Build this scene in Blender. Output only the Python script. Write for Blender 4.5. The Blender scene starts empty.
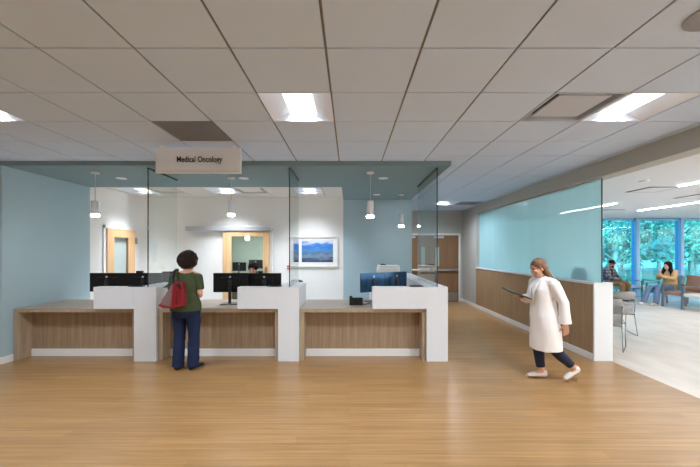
import bpy, bmesh, math, random
from mathutils import Vector, Matrix, noise
random.seed(7)
SC = bpy.context.scene
COL = SC.collection
PI = math.pi
V = Vector

# ------------------------------------------------------------------ materials
def lin(r, g, b):
    f = lambda c: (c/255/12.92) if c/255 <= 0.04045 else ((c/255+0.055)/1.055)**2.4
    return (f(r), f(g), f(b), 1.0)

def newmat(name):
    m = bpy.data.materials.new(name); m.use_nodes = True
    nt = m.node_tree; nt.nodes.clear()
    out = nt.nodes.new('ShaderNodeOutputMaterial')
    return m, nt, out

def N(nt, typ, **kw):
    n = nt.nodes.new(typ)
    for k, v in kw.items():
        if hasattr(n, k) and not k.startswith('i_'): setattr(n, k, v)
        else: n.inputs[k[2:].replace('_', ' ')].default_value = v
    return n

def plain(name, rgb, rough=0.6, metal=0.0, var=0.05, scale=6.0, coat=0.0, spec=0.5, bump=0.0, bscale=60):
    """principled surface with a faint procedural mottling"""
    m, nt, out = newmat(name)
    p = N(nt, 'ShaderNodeBsdfPrincipled'); p.inputs['Roughness'].default_value = rough
    p.inputs['Metallic'].default_value = metal; p.inputs['Specular IOR Level'].default_value = spec
    if coat: p.inputs['Coat Weight'].default_value = coat
    tc = N(nt, 'ShaderNodeTexCoord'); no = N(nt, 'ShaderNodeTexNoise'); no.inputs['Scale'].default_value = scale
    no.inputs['Detail'].default_value = 4
    nt.links.new(tc.outputs['Object'], no.inputs['Vector'])
    c = lin(*rgb)
    mx = N(nt, 'ShaderNodeMix', data_type='RGBA')
    mx.inputs[6].default_value = tuple(x*(1-var) for x in c[:3])+(1,)
    mx.inputs[7].default_value = tuple(min(1, x*(1+var)) for x in c[:3])+(1,)
    nt.links.new(no.outputs['Fac'], mx.inputs[0]); nt.links.new(mx.outputs[2], p.inputs['Base Color'])
    if bump:
        nb = N(nt, 'ShaderNodeTexNoise'); nb.inputs['Scale'].default_value = bscale
        nt.links.new(tc.outputs['Object'], nb.inputs['Vector'])
        b = N(nt, 'ShaderNodeBump'); b.inputs['Strength'].default_value = bump; b.inputs['Distance'].default_value = 0.004
        nt.links.new(nb.outputs['Fac'], b.inputs['Height']); nt.links.new(b.outputs['Normal'], p.inputs['Normal'])
    nt.links.new(p.outputs[0], out.inputs[0])
    return m

def wood(name, dark, light, grain, rough=0.45, seam=0.0, spec=0.4):
    """grain: scale vector, small along the grain"""
    m, nt, out = newmat(name)
    p = N(nt, 'ShaderNodeBsdfPrincipled'); p.inputs['Roughness'].default_value = rough
    p.inputs['Specular IOR Level'].default_value = spec
    tc = N(nt, 'ShaderNodeTexCoord'); mp = N(nt, 'ShaderNodeMapping'); mp.inputs['Scale'].default_value = grain
    nt.links.new(tc.outputs['Object'], mp.inputs['Vector'])
    no = N(nt, 'ShaderNodeTexNoise'); no.inputs['Scale'].default_value = 1.0; no.inputs['Detail'].default_value = 5; no.inputs['Roughness'].default_value = 0.65
    nt.links.new(mp.outputs[0], no.inputs['Vector'])
    r = N(nt, 'ShaderNodeValToRGB'); e = r.color_ramp.elements
    e[0].position = 0.3; e[0].color = lin(*dark); e[1].position = 0.7; e[1].color = lin(*light)
    nt.links.new(no.outputs['Fac'], r.inputs[0])
    nt.links.new(r.outputs[0], p.inputs['Base Color'])
    nt.links.new(p.outputs[0], out.inputs[0])
    return m

def plank_floor():
    m, nt, out = newmat('plank_floor')
    p = N(nt, 'ShaderNodeBsdfPrincipled'); p.inputs['Roughness'].default_value = 0.3
    p.inputs['Specular IOR Level'].default_value = 0.5
    tc = N(nt, 'ShaderNodeTexCoord')
    br = N(nt, 'ShaderNodeTexBrick'); br.offset = 0.37
    br.inputs['Scale'].default_value = 1.0; br.inputs['Brick Width'].default_value = 1.25; br.inputs['Row Height'].default_value = 0.11
    br.inputs['Mortar Size'].default_value = 0.0015; br.inputs['Bias'].default_value = 0.0
    br.inputs['Color1'].default_value = (0.1, 0.1, 0.1, 1); br.inputs['Color2'].default_value = (0.9, 0.9, 0.9, 1); br.inputs['Mortar'].default_value = (0, 0, 0, 1)
    nt.links.new(tc.outputs['Object'], br.inputs['Vector'])
    mp = N(nt, 'ShaderNodeMapping'); mp.inputs['Scale'].default_value = (0.9, 40, 1)
    nt.links.new(tc.outputs['Object'], mp.inputs['Vector'])
    no = N(nt, 'ShaderNodeTexNoise'); no.inputs['Scale'].default_value = 1.0; no.inputs['Detail'].default_value = 6; no.inputs['Roughness'].default_value = 0.7
    nt.links.new(mp.outputs[0], no.inputs['Vector'])
    a = N(nt, 'ShaderNodeMath', operation='MULTIPLY_ADD'); a.inputs[1].default_value = 0.10
    nt.links.new(br.outputs['Color'], a.inputs[0]); 
    s = N(nt, 'ShaderNodeMath', operation='MULTIPLY'); s.inputs[1].default_value = 0.90
    nt.links.new(no.outputs['Fac'], s.inputs[0]); nt.links.new(s.outputs[0], a.inputs[2])
    r = N(nt, 'ShaderNodeValToRGB'); e = r.color_ramp.elements
    e[0].position = 0.27; e[0].color = lin(128, 97, 60); e[1].position = 0.73; e[1].color = lin(192, 151, 100)
    x = r.color_ramp.elements.new(0.5); x.color = lin(166, 126, 80)
    nt.links.new(a.outputs[0], r.inputs[0]); nt.links.new(r.outputs[0], p.inputs['Base Color'])
    nt.links.new(p.outputs[0], out.inputs[0])
    return m

def tile_floor():
    m, nt, out = newmat('pale_floor')
    p = N(nt, 'ShaderNodeBsdfPrincipled'); p.inputs['Roughness'].default_value = 0.38
    tc = N(nt, 'ShaderNodeTexCoord'); mp = N(nt, 'ShaderNodeMapping'); mp.inputs['Scale'].default_value = (2.2, 0.8, 1)
    nt.links.new(tc.outputs['Object'], mp.inputs['Vector'])
    no = N(nt, 'ShaderNodeTexNoise'); no.inputs['Scale'].default_value = 2.0; no.inputs['Detail'].default_value = 6
    nt.links.new(mp.outputs[0], no.inputs['Vector'])
    r = N(nt, 'ShaderNodeValToRGB'); e = r.color_ramp.elements
    e[0].position = 0.3; e[0].color = lin(202, 190, 178); e[1].position = 0.7; e[1].color = lin(222, 211, 200)
    nt.links.new(no.outputs['Fac'], r.inputs[0]); nt.links.new(r.outputs[0], p.inputs['Base Color'])
    nt.links.new(p.outputs[0], out.inputs[0])
    return m

def fres(nt, ior):
    # same reflectance from both sides of a face (the straight transmission does not bend)
    g = N(nt, 'ShaderNodeNewGeometry'); m = N(nt, 'ShaderNodeMapRange')
    m.inputs[3].default_value = ior; m.inputs[4].default_value = 1/ior
    nt.links.new(g.outputs['Backfacing'], m.inputs[0])
    f = N(nt, 'ShaderNodeFresnel'); nt.links.new(m.outputs[0], f.inputs[0])
    return f

def glass(name, tint, rough=0.0, ior=1.45):
    """thin clear sheet: tinted straight transmission plus mirror reflection by Fresnel"""
    m, nt, out = newmat(name)
    t = N(nt, 'ShaderNodeBsdfTransparent'); t.inputs[0].default_value = tuple(tint)+(1,)
    g = N(nt, 'ShaderNodeBsdfGlossy'); g.inputs['Roughness'].default_value = rough
    f = fres(nt, ior)
    mx = N(nt, 'ShaderNodeMixShader')
    nt.links.new(f.outputs[0], mx.inputs[0]); nt.links.new(t.outputs[0], mx.inputs[1]); nt.links.new(g.outputs[0], mx.inputs[2])
    nt.links.new(mx.outputs[0], out.inputs[0])
    return m

def frosted(name, col, clear):
    """etched film on glass: part clear, part scattering, with a glossy face"""
    m, nt, out = newmat(name)
    t = N(nt, 'ShaderNodeBsdfTransparent'); t.inputs[0].default_value = (0.86, 0.97, 0.98, 1)
    tl = N(nt, 'ShaderNodeBsdfTranslucent'); tl.inputs[0].default_value = col
    d = N(nt, 'ShaderNodeBsdfDiffuse')
    tc = N(nt, 'ShaderNodeTexCoord'); mp = N(nt, 'ShaderNodeMapping'); mp.inputs['Scale'].default_value = (1, 1.6, 0.08)
    no = N(nt, 'ShaderNodeTexNoise'); no.inputs['Scale'].default_value = 2.0
    nt.links.new(tc.outputs['Object'], mp.inputs['Vector']); nt.links.new(mp.outputs[0], no.inputs['Vector'])
    cm = N(nt, 'ShaderNodeMix', data_type='RGBA')
    cm.inputs[6].default_value = tuple(c*0.94 for c in col[:3])+(1,); cm.inputs[7].default_value = tuple(min(1, c*1.06) for c in col[:3])+(1,)
    nt.links.new(no.outputs['Fac'], cm.inputs[0])
    nt.links.new(cm.outputs[2], tl.inputs[0]); nt.links.new(cm.outputs[2], d.inputs[0])
    a = N(nt, 'ShaderNodeMixShader'); a.inputs[0].default_value = 0.5
    nt.links.new(tl.outputs[0], a.inputs[1]); nt.links.new(d.outputs[0], a.inputs[2])
    b = N(nt, 'ShaderNodeMixShader'); b.inputs[0].default_value = clear
    nt.links.new(a.outputs[0], b.inputs[1]); nt.links.new(t.outputs[0], b.inputs[2])
    g = N(nt, 'ShaderNodeBsdfGlossy'); g.inputs['Roughness'].default_value = 0.02
    f = fres(nt, 1.45)
    c = N(nt, 'ShaderNodeMixShader')
    nt.links.new(f.outputs[0], c.inputs[0]); nt.links.new(b.outputs[0], c.inputs[1]); nt.links.new(g.outputs[0], c.inputs[2])
    nt.links.new(c.outputs[0], out.inputs[0])
    return m

def emit(name, rgb, strength):
    m, nt, out = newmat(name)
    e = N(nt, 'ShaderNodeEmission'); e.inputs[0].default_value = tuple(rgb)+(1,); e.inputs[1].default_value = strength
    nt.links.new(e.outputs[0], out.inputs[0])
    return m

def plaid(name, base, stripe, dark):
    m, nt, out = newmat(name)
    p = N(nt, 'ShaderNodeBsdfPrincipled'); p.inputs['Roughness'].default_value = 0.9
    tc = N(nt, 'ShaderNodeTexCoord')
    w = []
    for ax in ('X', 'Z'):
        k = N(nt, 'ShaderNodeTexWave', bands_direction=ax); k.inputs['Scale'].default_value = 3.2; k.inputs['Distortion'].default_value = 0.4
        nt.links.new(tc.outputs['Object'], k.inputs['Vector']); w.append(k)
    ad = N(nt, 'ShaderNodeMath', operation='ADD'); nt.links.new(w[0].outputs['Fac'], ad.inputs[0]); nt.links.new(w[1].outputs['Fac'], ad.inputs[1])
    hf = N(nt, 'ShaderNodeMath', operation='MULTIPLY'); hf.inputs[1].default_value = 0.5; nt.links.new(ad.outputs[0], hf.inputs[0])
    r = N(nt, 'ShaderNodeValToRGB'); e = r.color_ramp.elements
    e[0].position = 0.15; e[0].color = lin(*dark); e[1].position = 0.85; e[1].color = lin(*stripe)
    x = r.color_ramp.elements.new(0.5); x.color = lin(*base)
    nt.links.new(hf.outputs[0], r.inputs[0]); nt.links.new(r.outputs[0], p.inputs['Base Color'])
    nt.links.new(p.outputs[0], out.inputs[0])
    return m

def landscape():
    """hazy blue lake and hills print, painted by height (object Z) with drifting noise"""
    m, nt, out = newmat('landscape_print')
    p = N(nt, 'ShaderNodeBsdfPrincipled'); p.inputs['Roughness'].default_value = 0.4
    tc = N(nt, 'ShaderNodeTexCoord'); sp = N(nt, 'ShaderNodeSeparateXYZ'); nt.links.new(tc.outputs['Object'], sp.inputs[0])
    mp = N(nt, 'ShaderNodeMapping'); mp.inputs['Scale'].default_value = (2.2, 1, 7)
    nt.links.new(tc.outputs['Object'], mp.inputs['Vector'])
    no = N(nt, 'ShaderNodeTexNoise'); no.inputs['Scale'].default_value = 2.0; no.inputs['Detail'].default_value = 6
    nt.links.new(mp.outputs[0], no.inputs['Vector'])
    k = N(nt, 'ShaderNodeMath', operation='MULTIPLY_ADD'); k.inputs[1].default_value = 0.32
    nt.links.new(no.outputs['Fac'], k.inputs[0]); nt.links.new(sp.outputs[2], k.inputs[2])
    r = N(nt, 'ShaderNodeMapRange'); r.inputs[1].default_value = 0.12+0.13; r.inputs[2].default_value = 0.64+0.17
    nt.links.new(k.outputs[0], r.inputs[0])
    c = N(nt, 'ShaderNodeValToRGB'); e = c.color_ramp.elements
    e[0].position = 0.0; e[0].color = lin(42, 58, 84); e[1].position = 1.0; e[1].color = lin(196, 208, 226)
    for pos, col in ((0.16, (70, 96, 128)), (0.30, (128, 146, 166)), (0.42, (86, 118, 150)), (0.55, (84, 142, 200)), (0.68, (58, 122, 198)), (0.82, (92, 150, 214)), (0.9, (214, 206, 214))):
        x = c.color_ramp.elements.new(pos); x.color = lin(*col)
    nt.links.new(r.outputs[0], c.inputs[0]); nt.links.new(c.outputs[0], p.inputs['Base Color'])
    nt.links.new(p.outputs[0], out.inputs[0])
    return m

def leaf_mat(name, c1, c2):
    m, nt, out = newmat(name)
    tc = N(nt, 'ShaderNodeTexCoord'); no = N(nt, 'ShaderNodeTexNoise'); no.inputs['Scale'].default_value = 1.3
    nt.links.new(tc.outputs['Object'], no.inputs['Vector'])
    mx = N(nt, 'ShaderNodeMix', data_type='RGBA'); mx.inputs[6].default_value = lin(*c1); mx.inputs[7].default_value = lin(*c2)
    nt.links.new(no.outputs['Fac'], mx.inputs[0])
    d = N(nt, 'ShaderNodeBsdfDiffuse'); t = N(nt, 'ShaderNodeBsdfTranslucent')
    nt.links.new(mx.outputs[2], d.inputs[0]); nt.links.new(mx.outputs[2], t.inputs[0])
    s = N(nt, 'ShaderNodeMixShader'); s.inputs[0].default_value = 0.4
    nt.links.new(d.outputs[0], s.inputs[1]); nt.links.new(t.outputs[0], s.inputs[2]); nt.links.new(s.outputs[0], out.inputs[0])
    return m

M = {}
M['floor'] = plank_floor(); M['pale_floor'] = tile_floor()
M['ceil'] = plain('ceiling_tile', (206, 225, 252), 0.9, var=0.02, bump=0.15, bscale=150)
M['oceil'] = plain('office_ceiling_tile', (224, 220, 214), 0.9, var=0.02)
M['tbar'] = plain('ceiling_grid', (128, 128, 130), 0.7)
M['soft_ceil'] = plain('smooth_ceiling', (224, 226, 232), 0.9, var=0.02)
M['white'] = plain('white_paint', (236, 235, 232), 0.75, var=0.015)
M['trim'] = plain('white_trim', (236, 236, 236), 0.45, var=0.01)
M['solid'] = plain('white_solid_surface', (228, 232, 237), 0.35, var=0.012)
M['blue'] = plain('blue_paint', (170, 194, 204), 0.75, var=0.02)
M['soffit'] = plain('grey_teal_paint', (122, 146, 152), 0.8, var=0.02)
M['beige'] = plain('beige_paint', (184, 185, 180), 0.8, var=0.02)
M['desk'] = wood('desk_laminate', (142, 119, 95), (178, 153, 126), (34, 34, 1.2), 0.5)
M['frame'] = wood('desk_frame_laminate', (160, 140, 117), (190, 170, 145), (30, 30, 1.5), 0.5)
M['top'] = wood('countertop_laminate', (158, 142, 126), (184, 168, 150), (2, 40, 40), 0.35)
M['panel'] = wood('wall_panel_laminate', (146, 120, 91), (178, 149, 116), (30, 22, 1.1), 0.5)
M['door'] = wood('door_veneer', (124, 92, 66), (146, 111, 82), (30, 30, 1.0), 0.45)
M['maple'] = wood('maple_veneer', (206, 166, 120), (226, 188, 142), (24, 24, 1.0), 0.45)
M['steel'] = plain('brushed_steel', (170, 170, 170), 0.35, 1.0)
M['alu'] = plain('satin_aluminium', (198, 199, 202), 0.4, 0.4)
M['chrome'] = plain('chrome', (150, 152, 154), 0.25, 1.0)
M['black'] = plain('black_plastic', (22, 22, 24), 0.35)
M['gloss'] = plain('gloss_black', (14, 16, 22), 0.12, spec=0.6)
M['rubber'] = plain('dark_rubber', (30, 30, 32), 0.8)
M['stand'] = plain('dark_stand_metal', (58, 58, 62), 0.35, 0.5)
M['mblack'] = plain('monitor_black', (19, 19, 21), 0.45, spec=0.3)
M['mreflect'] = plain('reflection_blue_shell', (62, 98, 132), 0.12, 0.7)  # black housing, with the blue it would mirror put into its colour
M['screen'] = plain('screen_glass', (10, 14, 22), 0.1)
M['ggreen'] = plain('glass_edge_green', (34, 58, 56), 0.2)
M['glass'] = glass('clear_screen_glass', (0.955, 0.985, 0.975))
M['door_glass'] = glass('door_lite_glass', (0.86, 0.92, 0.88))
M['win_glass'] = glass('blue_tinted_window_glass', (0.36, 0.78, 0.98))
M['added_win'] = glass('added_clear_glass', (0.95, 0.97, 0.97)); M['paving'] = plain('bounce_paving', (206, 204, 198), 0.9, var=0.06, scale=1.0)
M['frost'] = frosted('blue_film_glass', lin(204, 240, 247), 0.28)
M['lite'] = plain('obscure_glass', (172, 186, 182), 0.3, var=0.06, scale=3)
M['grille'] = plain('grey_grille', (150, 156, 166), 0.7)
M['vent'] = plain('vent_plate', (196, 206, 222), 0.8)
M['dark'] = plain('dark_gap', (38, 36, 34), 0.9)
M['reflector'] = plain('white_reflector', (226, 234, 246), 0.6)
M['lens'] = emit('troffer_lens', (0.97, 0.985, 1.0), 1.1)
M['olens'] = emit('office_lens', (1.0, 0.985, 0.965), 20.0)
M['linear'] = emit('linear_lens', (1.0, 0.985, 0.97), 22.0)
M['spot'] = emit('downlight_lens', (0.97, 0.985, 1.0), 170.0)
M['plens'] = emit('pendant_lens', (0.97, 0.985, 1.0), 32.0)
M['lampgrey'] = plain('pendant_metal', (232, 237, 245), 0.4, 0.0)
M['sign'] = plain('sign_white', (236, 240, 248), 0.5, var=0.01)
M['letter'] = plain('sign_lettering', (52, 52, 54), 0.6)
M['mull'] = plain('blue_mullion', (138, 174, 206), 0.4, 0.1)
M['print'] = landscape(); M['mat'] = plain('picture_mount', (240, 239, 236), 0.8, var=0.01)
M['pframe'] = plain('picture_frame_white', (226, 224, 220), 0.4)
M['red'] = plain('red_plastic', (176, 40, 36), 0.4)
M['skin'] = plain('skin_light', (214, 164, 138), 0.55, var=0.05, scale=14)
M['skin_tan'] = plain('skin_tan', (150, 104, 78), 0.55, var=0.05, scale=14)
M['lip'] = plain('lip', (176, 92, 84), 0.45)
M['eye'] = plain('eye_dark', (36, 26, 22), 0.2)
M['curl'] = plain('dark_brown_hair', (44, 27, 22), 0.5, var=0.3, scale=40)
M['blond'] = plain('light_brown_hair', (116, 84, 56), 0.5, var=0.25, scale=30)
M['hair2'] = plain('near_black_hair', (30, 24, 24), 0.8, var=0.2, scale=30, spec=0.15)
M['olive'] = plain('olive_knit', (64, 74, 44), 0.9, var=0.1, scale=20)
M['denim'] = plain('dark_denim', (15, 33, 70), 0.85, var=0.22, scale=9)
M['denim2'] = plain('washed_denim', (104, 124, 156), 0.85, var=0.15, scale=9)
M['shoe'] = plain('black_leather', (22, 22, 24), 0.45)
M['bagred'] = plain('red_leather', (132, 18, 30), 0.42, var=0.12)
M['baggrey'] = plain('grey_woven_fabric', (124, 98, 98), 0.85, var=0.25, scale=60)
M['coat'] = plain('white_coat_cotton', (240, 236, 234), 0.85, var=0.02)
M['navy'] = plain('navy_trousers', (26, 32, 54), 0.85)
M['sneak'] = plain('white_shoe', (226, 218, 208), 0.6)
M['tan'] = plain('tan_fleece', (196, 160, 116), 0.95, var=0.1, scale=20)
M['khaki'] = plain('khaki_cotton', (132, 104, 66), 0.9, var=0.1)
M['plaid'] = plaid('grey_plaid_cloth', (92, 94, 108), (142, 140, 150), (60, 62, 76))
M['tee'] = plain('dark_tee', (32, 34, 48), 0.9)
M['beanie'] = plain('black_beanie', (24, 24, 32), 0.95)
M['vbrown'] = plain('brown_vinyl', (150, 108, 80), 0.5, var=0.06)
M['vwhite'] = plain('off_white_vinyl', (220, 214, 204), 0.5)
M['vteal'] = plain('teal_vinyl', (112, 158, 178), 0.5)
M['vtaupe'] = plain('taupe_vinyl', (148, 122, 108), 0.5)
M['cframe'] = plain('dark_grey_chair_metal', (112, 114, 118), 0.4, 0.4)
M['shell'] = plain('grey_chair_shell', (142, 142, 142), 0.55)
M['shellpad'] = plain('light_grey_seat_pad', (176, 172, 168), 0.7)
M['office_bounce'] = plain('grey_bounce_sheet', (196, 194, 190), 0.5, var=0.05)  # pale tone chosen for neutral bounce onto the office ceiling
M['grass'] = plain('grass', (130, 150, 112), 0.95, var=0.3, scale=3)
M['bark'] = plain('pale_bark', (176, 164, 146), 0.9, var=0.3, scale=4)
M['leafA'] = leaf_mat('leaf_mid', (104, 150, 128), (164, 200, 170)); M['leafB'] = leaf_mat('leaf_deep', (66, 116, 112), (112, 160, 146))
M['leafC'] = leaf_mat('leaf_pale', (160, 194, 160), (206, 222, 190))
M['wallgreen'] = plain('grey_green_paint', (162, 168, 156), 0.8)
M['paper'] = plain('paper_white', (240, 240, 240), 0.7)

# ------------------------------------------------------------------ mesh builder
class MB:
    def __init__(s): s.v = []; s.f = []; s.m = []; s.c = 0
    def add(s, vs, fs):
        o = len(s.v); s.v += [V(x) for x in vs]; s.f += [[i+o for i in f] for f in fs]; s.m += [s.c]*len(fs)
        return s
    def box(s, x0, x1, y0, y1, z0, z1):
        return s.add([(x0,y0,z0),(x1,y0,z0),(x1,y1,z0),(x0,y1,z0),(x0,y0,z1),(x1,y0,z1),(x1,y1,z1),(x0,y1,z1)],
                     [(3,2,1,0),(4,5,6,7),(0,1,5,4),(1,2,6,5),(2,3,7,6),(3,0,4,7)])
    def obox(s, c, a, b, d):
        """oriented box: centre and three half-axis vectors"""
        c, a, b, d = V(c), V(a), V(b), V(d)
        return s.add([c-a-b-d, c+a-b-d, c+a+b-d, c-a+b-d, c-a-b+d, c+a-b+d, c+a+b+d, c-a+b+d],
                     [(3,2,1,0),(4,5,6,7),(0,1,5,4),(1,2,6,5),(2,3,7,6),(3,0,4,7)])
    def prism(s, poly, axis, a0, a1):
        """polygon of 2D points extruded along axis ('x','y','z')"""
        def p(u, w, t): return {'x': (t, u, w), 'y': (u, t, w), 'z': (u, w, t)}[axis]
        n = len(poly)
        return s.add([p(u, w, a0) for u, w in poly]+[p(u, w, a1) for u, w in poly],
                     [list(range(n))[::-1], list(range(n, 2*n))]+[(i, (i+1) % n, n+(i+1) % n, n+i) for i in range(n)])
    def loft(s, pts, rad, ref=(1, 0, 0), n=14, cap=True, power=2.0):
        pts = [V(p) for p in pts]; rad = [(r, r) if not hasattr(r, '__len__') else r for r in rad]
        ref = V(ref); rings = []
        P, R = list(pts), list(rad)
        if cap:
            for e in (0, -1):
                d = (pts[0]-pts[1]) if e == 0 else (pts[-1]-pts[-2])
                d = d.normalized(); r = rad[e]; q = min(r)
                ext = [(pts[e]+d*q*0.45, (r[0]*0.86, r[1]*0.86)), (pts[e]+d*q*0.75, (r[0]*0.55, r[1]*0.55)), (pts[e]+d*q*0.85, (r[0]*0.2, r[1]*0.2))]
                if e == 0:
                    P = [x[0] for x in ext[::-1]]+P; R = [x[1] for x in ext[::-1]]+R
                else:
                    P = P+[x[0] for x in ext]; R = R+[x[1] for x in ext]
        k = len(P); vs = []
        for i in range(k):
            t = (P[min(i+1, k-1)]-P[max(i-1, 0)]).normalized()
            a = ref-t*ref.dot(t)
            if a.length < 1e-3: a = t.orthogonal()
            a.normalize(); b = t.cross(a)
            for j in range(n):
                th = 2*PI*j/n; c, d = math.cos(th), math.sin(th)
                if power != 2.0:
                    c = math.copysign(abs(c)**(2/power), c); d = math.copysign(abs(d)**(2/power), d)
                vs.append(P[i]+a*R[i][0]*c+b*R[i][1]*d)
        fs = [(i*n+j, i*n+(j+1) % n, (i+1)*n+(j+1) % n, (i+1)*n+j) for i in range(k-1) for j in range(n)]
        fs += [list(range(n))[::-1], list(range((k-1)*n, k*n))]
        return s.add(vs, fs)
    def tube(s, pts, r, n=8):
        """bent bar with parallel-transported frames"""
        P = [V(p) for p in pts]; k = len(P); vs = []; a = None
        for i in range(k):
            t = (P[min(i+1, k-1)]-P[max(i-1, 0)]).normalized()
            a = t.orthogonal() if a is None else (a-t*a.dot(t))
            a.normalize(); b = t.cross(a)
            vs += [P[i]+a*r*math.cos(2*PI*j/n)+b*r*math.sin(2*PI*j/n) for j in range(n)]
        fs = [(i*n+j, i*n+(j+1) % n, (i+1)*n+(j+1) % n, (i+1)*n+j) for i in range(k-1) for j in range(n)]
        fs += [list(range(n))[::-1], list(range((k-1)*n, k*n))]
        return s.add(vs, fs)
    def ell(s, c, r, X=(1, 0, 0), Y=(0, 1, 0), Z=(0, 0, 1), n=20, k=12):
        c, X, Y, Z = V(c), V(X), V(Y), V(Z); vs = []
        for i in range(k+1):
            ph = PI*i/k
            for j in range(n):
                th = 2*PI*j/n
                vs.append(c+X*r[0]*math.sin(ph)*math.cos(th)+Y*r[1]*math.sin(ph)*math.sin(th)+Z*r[2]*math.cos(ph))
        fs = [(i*n+j, (i+1)*n+j, (i+1)*n+(j+1) % n, i*n+(j+1) % n) for i in range(k) for j in range(n)]
        return s.add(vs, fs)
    def lathe(s, prof, c=(0, 0, 0), n=24):
        c = V(c); k = len(prof)
        vs = [c+V((r*math.cos(2*PI*j/n), r*math.sin(2*PI*j/n), z)) for r, z in prof for j in range(n)]
        fs = [(i*n+j, i*n+(j+1) % n, (i+1)*n+(j+1) % n, (i+1)*n+j) for i in range(k-1) for j in range(n)]
        fs += [list(range(n))[::-1], list(range((k-1)*n, k*n))]
        return s.add(vs, fs)
    def mesh(s, name, mats, org=V((0, 0, 0)), clean=True):
        me = bpy.data.meshes.new(name)
        me.from_pydata([v-org for v in s.v], [], s.f)
        for m in (mats if isinstance(mats, list) else [mats]): me.materials.append(m)
        for p, i in zip(me.polygons, s.m): p.material_index = i
        if clean:
            bm = bmesh.new(); bm.from_mesh(me)
            bmesh.ops.remove_doubles(bm, verts=bm.verts, dist=1e-6)
            bmesh.ops.recalc_face_normals(bm, faces=bm.faces); bm.to_mesh(me); bm.free()
        me.update()
        return me
    def build(s, name, mats, parent=None, bevel=0.0, smooth=False, org=None, seg=2):
        if org is None: org = ORG.get(parent.name, V((0, 0, 0))) if parent else V((0, 0, 0))
        o = bpy.data.objects.new(name, s.mesh(name, mats, V(org))); COL.objects.link(o)
        if parent: o.parent = parent; ORG[o.name] = V(org)
        else: o.location = org
        return fin(o, bevel, smooth, seg)
    def fused(s, name, mats, parent, vox, smooth=3, wob=0.0, freq=9.0, fold=(1, 1, 1)):
        """one continuous skin over all the lofts (voxel union), relaxed, with light cloth folds"""
        me = s.mesh(name+'_raw', mats, V((0, 0, 0)))
        t = bpy.data.objects.new(name+'_raw', me); COL.objects.link(t)
        r = t.modifiers.new('r', 'REMESH'); r.mode = 'VOXEL'; r.voxel_size = vox; r.use_smooth_shade = True
        if smooth:
            k = t.modifiers.new('s', 'SMOOTH'); k.factor = 0.5; k.iterations = smooth
        dg = bpy.context.evaluated_depsgraph_get()
        ev = t.evaluated_get(dg); nm = bpy.data.meshes.new_from_object(ev)
        bpy.data.objects.remove(t); bpy.data.meshes.remove(me)
        nm.name = name
        if wob:
            ns = [v.normal.copy() for v in nm.vertices]
            for v, nn in zip(nm.vertices, ns):
                q = V((v.co.x*fold[0], v.co.y*fold[1], v.co.z*fold[2]))*freq
                v.co += nn*(noise.noise(q)*wob)
        nm.materials.clear()
        for m in (mats if isinstance(mats, list) else [mats]): nm.materials.append(m)
        for p in nm.polygons: p.use_smooth = True
        o = bpy.data.objects.new(name, nm); COL.objects.link(o); o.parent = parent
        ORG[o.name] = V((0, 0, 0))
        return o

ORG = {}
def fin(o, bevel, smooth, seg=2):
    if smooth:
        for p in o.data.polygons: p.use_smooth = True
    if bevel:
        b = o.modifiers.new('bevel', 'BEVEL'); b.width = bevel; b.segments = seg; b.limit_method = 'ANGLE'; b.angle_limit = 0.7
    return o
def tag(o, label, cat, group=None):
    o['label'] = label; o['category'] = cat
    if group: o['group'] = group
    return o
def thing(name, label, cat, loc=(0, 0, 0), rotz=0.0, group=None, local=False):
    o = bpy.data.objects.new(name, None); COL.objects.link(o); o.empty_display_size = 0.1
    o.location = loc; o.rotation_euler = (0, 0, rotz)
    ORG[o.name] = V((0, 0, 0)) if local else V(loc)
    return tag(o, label, cat, group)
def struct(o): o['kind'] = 'structure'; return o
def dup(root, loc, rotz, label=None, cat=None, group=None):
    def cp(o, par):
        c = o.copy(); COL.objects.link(c)
        if par: c.parent = par
        ORG[c.name] = ORG.get(o.name, V((0, 0, 0)))
        for ch in [x for x in SC.objects if x.parent == o]: cp(ch, c)
        return c
    r = cp(root, None); r.location = loc; r.rotation_euler = (0, 0, rotz)
    if label: r['label'] = label
    if group: r['group'] = group
    return r
def one(mb, name, mats, label, cat, org, group=None, bevel=0.0, smooth=False):
    return tag(mb.build(name, mats, None, bevel, smooth, org), label, cat, group)

# ------------------------------------------------------------------ camera
CAMZ = 1.62
cd = bpy.data.cameras.new('camera'); cam = bpy.data.objects.new('camera', cd); COL.objects.link(cam)
cam.location = (0, 0, CAMZ); cam.rotation_euler = (PI/2, 0, 0)
cd.sensor_width = 36; cd.lens = 340*36/700; cd.shift_y = 0.025; cd.clip_start = 0.05
SC.camera = cam
F = 340.0
def PX(px, d): return (px-350)*d/F
def PZ(py, d): return CAMZ+(251-py)*d/F

# ------------------------------------------------------------------ shell
H = 2.91
struct(MB().box(-7.0, 3.84, -4, 12.2, -0.12, 0).build('floor', M['floor']))
struct(MB().box(3.84, 15.2, -4, 12.2, -0.12, 0).build('floor_waiting', M['pale_floor']))
struct(MB().box(-4.98, 1.12, 5.99, 8.12, 0, 0.004).build('floor_office_bounce', M['office_bounce']))  # unseen pale sheet added to bounce neutral light to the office ceiling
struct(MB().box(-7.2, 15.2, -4.2, 12.25, 3.2, 3.3).build('roof_sun_block', M['white']))  # unseen slab added to stop sun leaking through the ceiling gaps

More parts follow.
